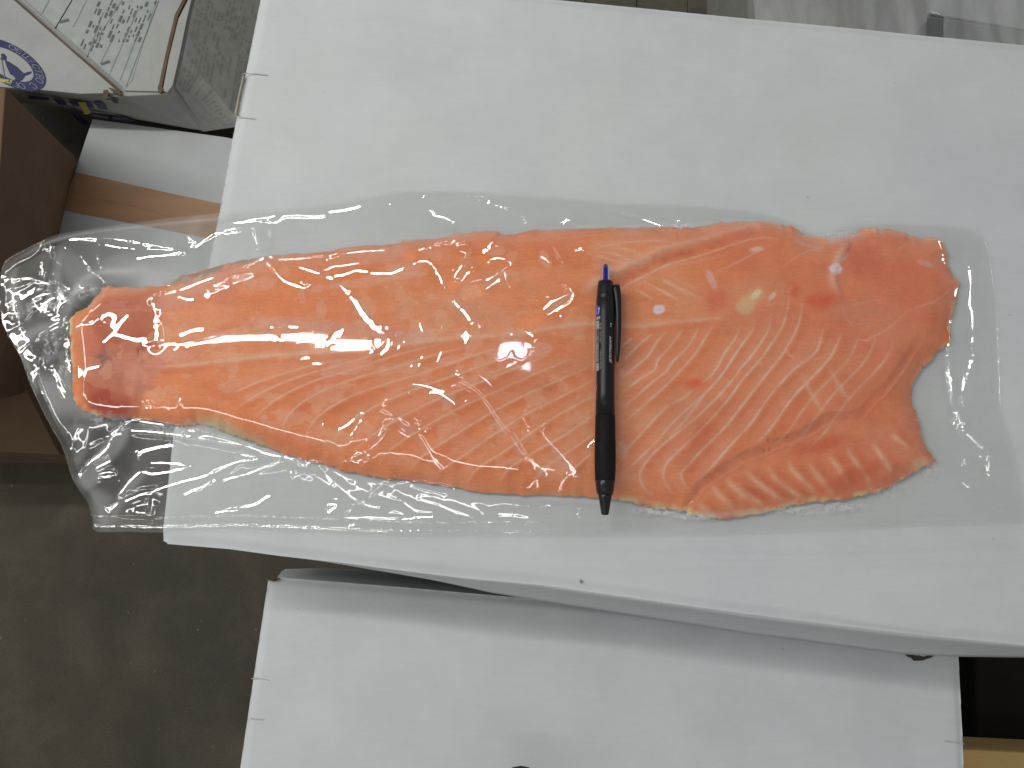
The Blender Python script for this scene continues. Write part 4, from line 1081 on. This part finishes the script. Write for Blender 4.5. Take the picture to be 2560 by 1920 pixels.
# ------------------------------------------------------------------ low boxes on the left
ZT = 0.15
tb = carton('cardboard_box', 'white cardboard box sealed with a wide brown tape, left of the salmon', tuple(P(400, 520, 0.0)[:2]) + (0,), None)
TB = [(231,297),(216,340),(204,376),(187,428),(158,528),(139,579),(100,722),(500,778),(900,830),(960,420),(560,342)]
t = pts(TB, ZT)
prism('carton_body', [(x, y, ZT - 0.003) for x, y, _ in t], [(x, y, 0.001) for x, y, _ in t], M_WHITE2, tb, 0.003)
prism('top_panel', t, [(x, y, ZT - 0.0025) for x, y, _ in t], M_WHITE2, tb, 0.001)
TAPE = [(187,430),(300,455),(420,482),(544,508),(800,560),(790,640),(600,610),(544,600),(420,575),(300,552),(220,537),(156,524)]
sheet('packing_tape', TAPE, ZT + 0.0012, 0.001, M_TAPE, tb)
sheet('tape_fold', zm([(420,745),(700,800),(1000,870),(1400,960),(1400,975),(1000,895),(700,820),(430,770)], 0, 0, 0.3858)[:0] or [(175,478),(250,490),(340,510),(470,545),(530,562),(530,566),(450,548),(340,516),(240,496)], ZT + 0.0018, 0.0008, M_TAPE, tb)

# printed carton with the round fish seal
ZA = 0.25
pb = carton('cardboard_box', 'white printed cardboard box with a round blue fish seal and yellow stripes', tuple(P(200, 100, ZT)[:2]) + (ZT,), None)
topA = [(420,231),(404,232),(300,238),(200,236),(100,226),(0,219),(-260,195),(-300,-420),(590,-420),(480,0),(468,51),(452,131),(433,215)]
botA = [(498,326),(480,324),(340,299),(280,288),(226,282),(150,268),(-180,235),(-215,-390),(730,-390),(670,0),(640,140),(612,320),(518,331)]
tA = pts(topA, ZA); bA = pts(botA, ZT + 0.002)
n = len(tA)
prism('carton_body', [(x, y, ZA - 0.003) for x, y, _ in tA], [(x - (0.03 if k in (9, 10, 11) else 0.004 if k == 12 else 0), y, z) for k, (x, y, z) in enumerate(bA)], M_SHADEDPRINT, pb, 0.002)
flapL = [(38,0),(302,234),(200,235),(100,225),(0,218),(-258,194),(-300,-400),(-360,-400)][:6] + [(-298,-418),(-420,-418)][:1]
sheet('seal_flap', [(-298,-300),(34,0),(298,232),(200,234),(100,224),(0,217),(-256,194)], ZA + 0.003, 0.0045, M_SHADEDPRINT, pb)
sheet('label_flap', [(-250,-300),(52,0),(312,226),(396,228),(414,143),(438,41),(460,0),(560,-400),(-100,-410)], ZA + 0.0008, 0.003, M_SHADEDPRINT, pb)
sheet('edge_flap', [(470,0),(446,48),(422,146),(407,226),(418,230),(431,214),(450,131),(466,51),(478,0),(586,-410),(576,-410)], ZA + 0.002, 0.004, M_SHADEDPRINT, pb)
strip('raw_edge', pts([(-200,-220),(36,0),(110,66),(180,128),(240,178),(302,232)], ZA), 0.0042, ZA + 0.0024, 0.003, M_KRAFTCUT, pb)
strip('raw_edge', pts([(560,-380),(464,0),(443,41),(419,143),(402,221)], ZA), 0.0046, ZA + 0.0028, 0.003, M_KRAFTCUT, pb)
sheet('torn_corner', [(396,212),(404,216),(408,222),(402,232),(396,230),(394,222)], ZA + 0.0036, 0.003, M_KRAFTCUT, pb)
sheet('torn_corner', [(258,226),(268,224),(272,232),(268,240),(272,246),(264,246),(258,238)], ZA + 0.0044, 0.003, M_KRAFTCUT, pb)
sheet('torn_corner', [(270,218),(284,222),(305,234),(300,238),(282,230)], ZA + 0.0046, 0.003, M_KRAFTCUT, pb)
# label with its table of lines and printed rows, lying on the flap
za = ZA + 0.0014
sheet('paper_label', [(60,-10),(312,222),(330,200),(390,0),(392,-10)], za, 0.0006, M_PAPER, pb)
pr = []
def printed(name, segs, z, mat, parent, w):
    vs, fs = [], []
    for a, b, ww in segs:
        pa = Vector(P(*a, z)); pb_ = Vector(P(*b, z)); d = (pb_ - pa).normalized(); nn = Vector((-d.y, d.x, 0)) * w * ww / 2
        k = len(vs)
        vs += [tuple(pa + nn), tuple(pa - nn), tuple(pb_ - nn), tuple(pb_ + nn)]
        fs.append((k, k + 1, k + 2, k + 3))
    return mesh(name, vs, fs, mat, parent)
segs = [((x0, y0), (x1, y1), 1.0) for x0, y0, x1, y1 in (
 (123,0,104,34),(180,0,137,72),(218,0,150,130)[:0] or (180,0,137,72),(216,0,183,68),(258,30,216,146),(282,96,250,160),(305,0,232,112),(345,22,272,188),(60,0,140,72),(140,72,305,218),(396,0,315,216),(352,66,300,200))]
printed('table_lines', segs, za + 0.0004, M_INK2, pb, 0.0012)
segs = []
r2 = random.Random(3)
for k in range(15):
    x = 250 + k * 10; y0 = r2.uniform(-5, 30)
    y = y0
    while y < 120 - k * 1.5:
        ln = r2.uniform(6, 18)
        if r2.random() < 0.62 and (x - 62) * 0.86 > y + 34:
            segs.append(((x - y * 0.42, y), (x - (y + ln) * 0.42, y + ln), r2.choice((1, 1, 2.2))))
        y += ln + r2.uniform(3, 7)
printed('printed_rows', segs, za + 0.0008, M_INK, pb, 0.0014)
printed('printed_dash', [((148,55),(172,49),1)], za + 0.0008, M_INK, pb, 0.004)
printed('printed_dash', [((252,160),(274,153),1)], za + 0.0008, M_INK, pb, 0.004)

# text helper
def text_mesh(body, size=1.0, shear=0.0, spacing=1.0):
    cu = bpy.data.curves.new('text', 'FONT')
    cu.body = body; cu.size = size; cu.shear = shear; cu.space_character = spacing
    cu.resolution_u = 2
    ob = bpy.data.objects.new('text', cu)
    me = bpy.data.meshes.new_from_object(ob)
    vs = [tuple(v.co) for v in me.vertices]; fs = [tuple(p.vertices) for p in me.polygons]
    bpy.data.objects.remove(ob); bpy.data.meshes.remove(me); bpy.data.curves.remove(cu)
    return vs, fs

# round seal: affine frame on the flap, read from the photograph
zs = ZA + 0.0034
sc_, sa, sb = Vector(P(22, 160, zs)), None, None
A0 = Vector(P(22, 160, zs)); EX = Vector(P(112, 214, zs)) - A0; EY = Vector(P(48, 120, zs)) - A0
# the seal is an ellipse leaning down to the right
def S(r, a, z=0.0):
    p = A0 + EX * (r * math.cos(a)) + EY * (r * math.sin(a))
    return (p.x, p.y, p.z + z)
vs, fs = [], []
N = 72
for i in range(N):
    a = 2 * math.pi * i / N
    vs += [S(1.0, a), S(0.66, a)]
for i in range(N):
    j = (i + 1) % N
    fs.append((2 * i, 2 * j, 2 * j + 1, 2 * i + 1))
ring = mesh('seal_ring', vs, fs, M_BLUE, pb)
M_PALEINK = plain('unprinted_letter', (0.22, 0.24, 0.29), 0.6)
vs, fs = [], []
for i, ch in enumerate("ОБЩЕСТВО С ОГР"):
    if ch == ' ': continue
    a = 1.75 - i * 0.235
    tv, tf = text_mesh(ch, 0.30)
    k = len(vs)
    for (x, y, _) in tv:
        r = 0.73 + y
        vs.append(S(r, a - (x - 0.1) / 0.85, 0.0005))
    fs += [tuple(q_ + k for q_ in f) for f in tf]
mesh('seal_lettering', vs, fs, M_PALEINK, ring)
fish = zm([(160,740),(220,760),(330,830),(440,900),(540,1000),(600,1060),(660,1060),(720,1030),(830,1020),(800,1070),(720,1110),(650,1130),(620,1180),(580,1240),(500,1280),(400,1270),(300,1290),(370,1240),(400,1200),(340,1130),(260,1090),(190,930),(150,840),(130,740),(60,720),(0,700),(40,640),(20,560),(110,560),(170,640)], 0, 80, 0.0964)
sheet('seal_fish', fish, ZA + 0.0036, 0.0004, M_BLUE, pb)
strip('seal_swoosh', pts([(-60,184),(-20,197),(10,205),(34,208)], ZA), 0.005, ZA + 0.0035, 0.0003, M_YELLOW, pb)
strip('seal_mast', pts([(8,150),(16,198)], ZA), 0.0012, ZA + 0.0037, 0.0003, M_INK, pb)
# blue and yellow print on the sloping front wall
def on_wall(t_px, b_px, fr):
    a = Vector(P(*t_px, ZA - 0.003)); b = Vector(P(*b_px, ZT + 0.002))
    return a.lerp(b, fr)
def wall_point(px, py):
    """point on the front wall (plane through three of its corners) seen at that pixel"""
    p1, p2, p3 = Vector(tA[2]) - Vector((0, 0, .003)), Vector(tA[4]) - Vector((0, 0, .003)), Vector(bA[2])
    nn = (p2 - p1).cross(p3 - p1).normalized()
    if nn.y > 0: nn = -nn
    o = Vector(CAM); d = Vector(P(px, py, 0.0)) - o
    t_ = (p1 - o).dot(nn) / d.dot(nn)
    return o + d * t_ + nn * 0.004
def wall_print(name, poly, mat):
    vs = [tuple(wall_point(*q_)) for q_ in poly]
    return mesh(name, vs, [tuple(range(len(vs)))], mat, pb)
z0 = lambda l: zm(l, 0, 0, 0.19286)
for l in ([(370,1195),(640,1225),(640,1265),(380,1245)], [(690,1235),(830,1260),(880,1330),(760,1320)], [(880,1270),(1010,1285),(1040,1345),(950,1335)], [(1110,1290),(1190,1305),(1230,1370),(1130,1350)],
          [(1210,1290),(1330,1285),(1410,1390),(1290,1380)], [(1430,1240),(1520,1255),(1545,1305),(1480,1300)], [(905,1410),(1010,1425),(1180,1580),(1130,1600),(1010,1540)], [(1170,1435),(1410,1480),(1410,1510),(1190,1475)],
          [(1450,1480),(1650,1495),(1780,1550),(1700,1550),(1470,1510)]):
    wall_print('printed_block', z0(l), M_BLUE)
wall_print('printed_stripe', z0([(1010,1290),(1110,1285),(1180,1440),(1100,1450)]), M_YELLOW)
# grey printed label wrapped on the right wall
def side_point(px, py, lift=0.0025):
    p1, p2, p3 = Vector(tA[0]), Vector(P(480, 0, ZA)), Vector(P(590, 300, ZT + 0.002))
    nn = (p2 - p1).cross(p3 - p1).normalized()
    if nn.z < 0: nn = -nn
    o = Vector(CAM); d = Vector(P(px, py, 0.0)) - o
    t_ = (p1 - o).dot(nn) / d.dot(nn)
    return o + d * t_ + nn * lift
tr_ = [Vector(tA[k]) for k in (12, 11, 10, 9, 8)]; br_ = [Vector(bA[k]) for k in (12, 11, 10, 9, 8)]
def side_surf(sv, tv_, lift):
    """point on the bulging right wall: sv runs back along it, tv_ runs down it"""
    k = min(int(sv), 3); f = sv - k
    a = tr_[k].lerp(tr_[k + 1], f); b = br_[k].lerp(br_[k + 1], f)
    nn = (tr_[k + 1] - tr_[k]).cross(br_[k] - tr_[k]).normalized()
    if nn.z < 0: nn = -nn
    return tuple(a.lerp(b, tv_) + nn * lift)
vs = [side_surf(4 * i / 16, 0.03 + 0.94 * j_ / 4, 0.0012) for i in range(17) for j_ in range(5)]
fs = [(i * 5 + j_, (i + 1) * 5 + j_, (i + 1) * 5 + j_ + 1, i * 5 + j_ + 1) for i in range(16) for j_ in range(4)]
mesh('side_label', vs, fs, M_LABELGREY, pb)
vs, fs = [], []
r3 = random.Random(9)
M_INK3 = plain('grey_print_on_label', (0.285, 0.285, 0.265), 0.7)
for k in range(16):
    tt_ = 0.08 + 0.055 * k
    sv = r3.uniform(0.05, 0.3)
    while sv < 3.7:
        ln = r3.uniform(0.05, 0.32) * (1 if sv < 2 else 0.6)
        if r3.random() < 0.66:
            hh = r3.choice((0.010, 0.013, 0.020))
            kk = len(vs)
            vs += [side_surf(sv, tt_, 0.0022), side_surf(min(sv + ln, 3.9), tt_, 0.0022), side_surf(min(sv + ln, 3.9), tt_ + hh, 0.0022), side_surf(sv, tt_ + hh, 0.0022)]
            fs.append((kk, kk + 1, kk + 2, kk + 3))
        sv += ln + r3.uniform(0.03, 0.12)
mesh('printed_rows', vs, fs, M_INK3, pb)

# kraft boxes at the left edge
kb = carton('kraft_box', 'dark brown kraft cardboard box with a hand hole, at the left edge', tuple(P(-60, 700, 0)[:2]) + (0,))
zk1, zk0 = 0.40, 0.16
kt = [(14,218),(-60,216),(-700,200),(-760,1000),(-40,1010)]
tk = pts(kt, zk1)
# visible wall foots at these pixels
bk = pts([(192,398),(60,300),(-420,280),(-500,960),(56,985)], zk0 + 0.0)
ztop = 0.40
prism('carton_body', tk, bk, M_KRAFT, kb, 0.002)
def kwall(px, py, lift=0.002):
    p1, p2, p3 = Vector(tk[0]), Vector(tk[4]), Vector(bk[0])
    nn = (p2 - p1).cross(p3 - p1).normalized()
    if nn.z < 0: nn = -nn
    o = Vector(CAM); d = Vector(P(px, py, 0.0)) - o
    t_ = (p1 - o).dot(nn) / d.dot(nn)
    return o + d * t_ + nn * lift
hole = [kwall(14 + 20 * math.cos(a), 628 + 32 * math.sin(a)) for a in np.linspace(0, 2 * math.pi, 25)[:-1]]
M_HOLE = plain('hand_hole_inside', (0.10, 0.030, 0.012), 0.8)
mesh('hand_hole', [tuple(v) for v in hole], [tuple(range(24))], M_HOLE, kb)
prism('side_flap', [tuple(kwall(*q_, 0.004)) for q_ in ((168,372),(186,385),(128,590),(108,590),(140,480))], [tuple(kwall(*q_, 0.001)) for q_ in ((168,372),(186,385),(128,590),(108,590),(140,480))], M_KRAFT, kb, 0.0006)
kb2 = carton('kraft_box', 'low brown kraft box on the floor under the dark kraft box', tuple(P(20, 1050, 0)[:2]) + (0,))
k2 = pts([(60,860),(40,925),(140,1120),(150,1136),(0,1128),(-700,1120),(-700,700),(30,720)], 0.155)
prism('carton_body', [(x, y, 0.151) for x, y, _ in k2], [(x, y, 0.001) for x, y, _ in k2], M_KRAFT, kb2, 0.002)
prism('top_panel', k2, [(x, y, 0.1515) for x, y, _ in k2], M_KRAFT, kb2, 0.001)

# bottom right: yellow kraft box
kb3 = carton('kraft_box', 'yellowish kraft box in the bottom right corner beside the lower white box', tuple(P(2520, 1900, 0)[:2]) + (0,))
k3 = pts([(2340,1872),(2420,1874),(2560,1881),(2900,1898),(2900,2300),(2340,2300)], 0.46)
prism('carton_body', [(x, y, 0.456) for x, y, _ in k3], [(x, y, 0.403) for x, y, _ in k3], M_KRAFT_Y, kb3, 0.002)
prism('top_panel', k3, [(x, y, 0.4565) for x, y, _ in k3], M_KRAFT_Y, kb3, 0.001)
M_GAPBLACK = plain('gap_black', (0.012, 0.011, 0.010), 0.8, 0.1)
dk = carton('gap_block', 'black block added to darken the gap right of the lower white box', tuple(P(2500, 1700, 0)[:2]) + (0,))
dk['category'] = 'dark block'
dpl = pts([(2440,1560),(2950,1590),(2950,2250),(2440,2250)], 0.40)  # added block: stands in for the dark gap and carries the kraft box
prism('rim', dpl, [(x, y, 0.385) for x, y, _ in dpl], M_GAPBLACK, dk, 0.003)
dpi = inset(dpl, 0.006)
prism('gap_block_body', [(x, y, 0.3845) for x, y, _ in dpi], [(x, y, 0.001) for x, y, _ in dpi], M_GAPBLACK, dk, 0.003)

# ------------------------------------------------------------------ top right: grey box under a plastic sheet
ZG = 0.45
gb = carton('cardboard_box', 'grey-white box half hidden under loose plastic sheeting, at the top right', tuple(P(2450, 0, 0)[:2]) + (0,))
g1 = pts([(2326,34),(2420,48),(2560,72),(2900,130),(2950,-500),(2326,-540)], ZG + 0.06)
prism('carton_body', [(x, y, ZG + 0.056) for x, y, _ in g1], [(x, y, 0.001) for x, y, _ in g1], M_GREYBOX, gb, 0.002)
prism('top_panel', g1, [(x, y, ZG + 0.0565) for x, y, _ in g1], M_GREYBOX, gb, 0.001)
g2 = carton('cardboard_box', 'pale grey box one step lower, behind the top right of the main box', tuple(P(2500, 100, 0)[:2]) + (0,))
gg = pts([(2322,30),(2900,128),(2900,420),(2322,400)], ZG - 0.02)
gg = [(x, y, ZG - 0.02) for x, y, _ in gg]
prism('carton_body', [(x, y, ZG - 0.024) for x, y, _ in gg], [(x, y, 0.001) for x, y, _ in gg], M_WHITE2, g2, 0.002)
prism('top_panel', gg, [(x, y, ZG - 0.0235) for x, y, _ in gg], M_WHITE2, g2, 0.001)
g5 = carton('cardboard_box', 'dull grey box under the left part of the plastic sheeting, top right', tuple(P(2100, -100, 0)[:2]) + (0,))
g6 = pts([(1872,-300),(2300,-300),(2300,300),(1872,300)], 0.36)
M_DULL = card('dull_grey_cardboard', (0.30, 0.30, 0.27), 0.15)
prism('carton_body', [(x, y, 0.356) for x, y, _ in g6], [(x, y, 0.001) for x, y, _ in g6], M_DULL, g5, 0.002)
prism('top_panel', g6, [(x, y, 0.3565) for x, y, _ in g6], M_DULL, g5, 0.001)
strip('dark_seam', pts([(2328,36),(2420,52),(2560,78)], ZG - 0.02), 0.006, ZG - 0.0185, 0.002, M_INK, g2)
def crumple(name, px_poly, z, amp, mat, label, cat, seed):
    w = W(px_poly, z)
    xs = [p[0] for p in w]; ys = [p[1] for p in w]
    G = Grid(min(xs) - 0.004, max(xs) + 0.004, min(ys) - 0.004, max(ys) + 0.004, 0.0015)
    a = 1.1
    xr = G.X * math.cos(a) + G.Y * math.sin(a); yr = -G.X * math.sin(a) + G.Y * math.cos(a)
    yy_ = G.Y - G.Y.min()
    H = amp * (0.5 + 0.10 * waves(G.X, G.Y * 0.25, 24, seed) + 0.09 * waves(G.X, G.Y * 0.2, 60, seed + 5) + 0.018 * waves(G.X * 1.0, G.Y * 0.5, 120, seed + 7))
    o = grid_object(name, G, z + H, w, mat, {})
    return tag(o, label, cat)
crumple('plastic_sheet', [(1870,140),(1866,60),(1860,30),(1868,-20),(1800,-300),(2330,-300),(2700,-200),(2900,150),(2900,330),(2332,330),(2326,84),(2290,66),(2280,330),(1890,330)], ZG + 0.075, 0.05, M_SHEET,
        'loose clear plastic sheeting crumpled behind the top right of the main box', 'plastic sheet', 21)
# olive pallet boards seen past the top edge
pl = carton('pallet', 'olive wooden pallet boards glimpsed past the top edge of the main box', tuple(P(1600, -50, 0)[:2]) + (0,))
pl['category'] = 'pallet'
M_WOOD = card('olive_old_wood', (0.13, 0.12, 0.085), 0.3)
for i in range(7):
    x0 = 1080 + i * 128
    b = pts([(x0, -400), (x0 + 127, -400), (x0 + 127.4, 260), (x0 + 0.4, 260)], 0.14 + 0.002 * (i % 2))
    prism('board', b, [(x, y, 0.12) for x, y, _ in b], M_WOOD, pl, 0.001)
for i in range(2):
    b = pts([(1070, -380 + i * 480), (1980, -380 + i * 480), (1980, -290 + i * 480), (1070, -290 + i * 480)], 0.119)
    prism('bearer', b, [(x, y, 0.001) for x, y, _ in b], M_WOOD, pl, 0.002)

# ------------------------------------------------------------------ dark sleeve end poking in at the bottom edge
c0 = Vector(P(1302, 1972, TOPZ - 0.085))
vs, fs = [], []
for i in range(9):
    ph = math.pi * i / 8
    for j in range(16):
        th = 2 * math.pi * j / 16
        vs.append((c0.x + 0.0145 * math.sin(ph) * math.cos(th), c0.y + 0.0135 * math.sin(ph) * math.sin(th) * 1.0 - (0.22 * max(0.0, -math.sin(th)) * math.sin(ph)), c0.z + 0.012 * math.cos(ph) + 0.05 * max(0.0, -math.sin(th)) * math.sin(ph)))
for i in range(8):
    for j in range(16):
        fs.append((i * 16 + j, i * 16 + (j + 1) % 16, (i + 1) * 16 + (j + 1) % 16, (i + 1) * 16 + j))
M_CLOTH = plain('dark_brown_cloth', (0.055, 0.045, 0.047), 0.9, 0.1)
tag(mesh('sleeve_tip', vs, fs, M_CLOTH, None, True), 'dark rounded cloth tip just showing at the bottom edge of the picture', 'sleeve')

# ------------------------------------------------------------------ pen
_a = P(1513, 670, TOPZ + 0.018); _b = P(1513, 1280, TOPZ + 0.018)
zpen = TOPZ + max(zat(_a[0] + (_b[0] - _a[0]) * k / 60, _a[1] + (_b[1] - _a[1]) * k / 60) for k in range(61)) + 25.2 * PXM
p_top = Vector(P(1514, 660, zpen)); p_bot = Vector(P(1512.5, 1287, zpen))
AX = (p_bot - p_top); PL = AX.length; AX.normalize()
SIDE = AX.cross(Vector((0, 0, 1))).normalized()
if SIDE.x < 0: SIDE = -SIDE
UP = Vector((0, 0, 1))
k_px = PL / (1287 - 660)
def ay(py): return (py - 660) * k_px
pen = empty('ballpoint_pen', tuple(p_top.lerp(p_bot, 0.5)), 'black retractable ballpoint pen with blue push button, lying across the bag', 'pen')
def pen_pt(s, ang, r, off=0.0):
    return p_top + AX * s + SIDE * (math.sin(ang) * r + off) + UP * (math.cos(ang) * r)
def lathe(name, prof, mat, parent=pen, seg=40, off=0.0):
    vs, fs = [], []
    for py, r in prof:
        for j in range(seg):
            vs.append(tuple(pen_pt(ay(py), 2 * math.pi * j / seg, r * k_px, off)))
    for i in range(len(prof) - 1):
        for j in range(seg):
            fs.append((i * seg + j, i * seg + (j + 1) % seg, (i + 1) * seg + (j + 1) % seg, (i + 1) * seg + j))
    fs.append(tuple(range(seg - 1, -1, -1))); fs.append(tuple(range((len(prof) - 1) * seg, len(prof) * seg)))
    return mesh(name, vs, fs, mat, parent, True)
def black(name, col, rough, coat=0.0):
    m = NT(name)
    v = m.coord()
    c = m.ramp(m.noise(v, 500, 3), [(0.3, tuple(np.array(col) * 0.8)), (0.7, tuple(np.array(col) * 1.25))])
    p = m.principled(c, rough, m.bump(m.noise(v, 900, 2), 0.08, 0.0002), 0.28 if rough < 0.4 else 0.12)
    p.inputs['Coat Weight'].default_value = coat
    return m.mat
M_PEN = black('glossy_black_plastic', (0.008, 0.008, 0.011), 0.33)
M_GRIP = black('matt_black_rubber', (0.009, 0.009, 0.0095), 0.6)
M_TIPM = black('black_nose_plastic', (0.012, 0.012, 0.013), 0.25)
M_BTN = plain('blue_plastic', (0.02, 0.03, 0.36), 0.2)
mb = NT('translucent_blue_plastic')
tr = mb.n('ShaderNodeBsdfTransparent'); tr.inputs[0].default_value = (0.42, 0.40, 0.85, 1)
gl = mb.n('ShaderNodeBsdfGlossy'); gl.inputs['Roughness'].default_value = 0.08
fr = mb.n('ShaderNodeFresnel'); fr.inputs[0].default_value = 1.5
mx = mb.n('ShaderNodeMixShader'); mb.l(fr.outputs[0], mx.inputs[0]); mb.l(tr.outputs[0], mx.inputs[1]); mb.l(gl.outputs[0], mx.inputs[2]); mb.l(mx.outputs[0], mb.out.inputs['Surface'])
lathe('push_button', [(661,8.6),(662,9.6),(668,10.0),(706,10.8),(712,10.8)], mb.mat)
lathe('button_core', [(671,6.8),(673,7.3),(700,7.6),(712,7.6)], M_BTN)
lathe('upper_barrel', [(706.5,14),(707,17),(710,19),(725,20.5),(745,22),(752,22.6),(753,22.2),(756,23.2),(790,23.4),(900,23.0),(1000,22.6),(1050,23.4)], M_PEN)
lathe('rubber_grip', [(1049,23.0),(1050,23.9),(1080,24.3),(1120,25.0),(1150,25.4),(1180,25.0),(1206,23.6),(1208,22.6)], M_GRIP)
lathe('nose_ring', [(1207,22.8),(1208,23.2),(1225,21.5),(1238,19.4),(1240,17.5)], M_TIPM)
lathe('nose_cone', [(1239,15.4),(1241,16.2),(1255,13.8),(1270,11.4),(1284,9.0),(1286.5,8.2),(1287.5,6.5)], M_TIPM)
# clip on the right flank: arched bar joined to the barrel at its top
def clip_mesh():
    ysr = [716, 717.5, 720, 728, 745, 770, 800, 830, 860, 890, 905, 913, 917]
    left_ = [30, 22, 18, 17, 20, 23, 24.5, 25, 25, 25.5, 26, 27, 29]
    right = [31, 34, 35.5, 37.5, 39, 39.8, 39.8, 39.2, 38, 36, 34.5, 33, 31]
    vs, fs = [], []
    for py, a, b in zip(ysr, left_, right):
        c = (a + b) / 2 - 1; h = (b - a) / 2
        for j in range(16):
            th = 2 * math.pi * j / 16
            ex = math.copysign(abs(math.cos(th)) ** 0.7, math.cos(th)); ez = math.copysign(abs(math.sin(th)) ** 0.7, math.sin(th))
            vs.append(tuple(p_top + AX * ay(py) + SIDE * ((c + h * ex) * k_px) + UP * ((6 + min(h, 9) * ez) * k_px)))
    n_ = len(ysr)
    for i in range(n_ - 1):
        for j in range(16):
            fs.append((i * 16 + j, i * 16 + (j + 1) % 16, (i + 1) * 16 + (j + 1) % 16, (i + 1) * 16 + j))
    fs.append(tuple(range(15, -1, -1))); fs.append(tuple(range((n_ - 1) * 16, n_ * 16)))
    return mesh('clip', vs, fs, M_PEN, pen, True)
clip_mesh()
R0 = 23.6
def wrap(u_px, v_px, lift=0.25):
    """u along the pen in photograph px, v sideways from its axis in px -> on the barrel"""
    ang = math.asin(max(-0.999, min(0.999, v_px / R0)))
    return tuple(pen_pt(ay(u_px), ang, (R0 + lift) * k_px))
def pen_quad(name, x0, x1, y0, y1, mat, lift=0.25, parent=pen):
    n_ = 4
    vs = [wrap(y, x0 + (x1 - x0) * i / n_, lift) for y in (y0, y1) for i in range(n_ + 1)]
    fs = [(i, i + 1, n_ + 2 + i, n_ + 1 + i) for i in range(n_)]
    return mesh(name, vs, fs, mat, parent)
def pen_text(name, body, x_base, y_start, length, height, mat, shear=0.0, up=True):
    """text running up the barrel, letter tops facing left; x_base is its base line"""
    tv, tf = text_mesh(body, 1.0, shear)
    xs_ = [v[0] for v in tv]; ys_ = [v[1] for v in tv]
    sx = length / (max(xs_) - min(xs_)); sy = height / (max(ys_) - min(ys_))
    vs = [wrap(y_start - (v[0] - min(xs_)) * sx, x_base - (v[1] - min(ys_)) * sy, 0.35) for v in tv]
    return mesh(name, vs, tf, mat, pen)
M_PRINT = plain('white_print', (0.70, 0.72, 0.76), 0.5)
M_BARC = plain('silver_barcode_print', (0.30, 0.315, 0.34), 0.5)
M_BLUEL = plain('blue_label_print', (0.03, 0.05, 0.42), 0.4)
pen_text('lettering', 'JETSTREAM', 13.6, 924, 68, 6.6, M_PRINT, 0.35)
pen_text('lettering', 'SXN-157S', -12.6, 871, 27, 4.0, M_BARC)
pen_text('lettering', 'BLUE', -12.6, 837, 16, 4.0, M_BARC)
pen_text('lettering', '49 02778 92021', -12.2, 938, 48, 3.2, M_BARC)
pen_quad('size_label', -23.4, -16, 777, 799, M_BLUEL, 0.3)
tv, tf = text_mesh('.7', 1.0)
vs = [wrap(796 - v[1] * 21, -22.5 + v[0] * 9, 0.6) for v in tv]
mesh('lettering', vs, tf, M_PRINT, pen)
pen_quad('grey_print', -22.8, -15, 803, 811, M_BARC, 0.3)
pen_quad('barcode_end', -23.2, -17.2, 814, 835, M_BARC, 0.3)
pen_quad('barcode_end', -23.2, -17.2, 922, 941, M_BARC, 0.3)
yb = 837.0
vs, fs = [], []
r4 = random.Random(5)
while yb < 920:
    wd = r4.choice((1.2, 1.2, 2.2, 3.2))
    k = len(vs)
    vs += [wrap(yb, -23.2, 0.3), wrap(yb, -18.0, 0.3), wrap(yb + wd, -18.0, 0.3), wrap(yb + wd, -23.2, 0.3)]
    fs.append((k, k + 1, k + 2, k + 3))
    yb += wd + r4.choice((0.9, 1.2, 2.0))
mesh('barcode_bars', vs, fs, M_BARC, pen)
mesh('mark', [wrap(y, x, 0.3) for x, y in ((10, 822), (12, 822), (12, 826), (10, 826))], [(0, 1, 2, 3)], M_PRINT, pen)
mesh('mark', [wrap(y, x, 0.3) for x, y in ((10, 829), (12, 829), (12, 831), (10, 831))], [(0, 1, 2, 3)], M_PRINT, pen)
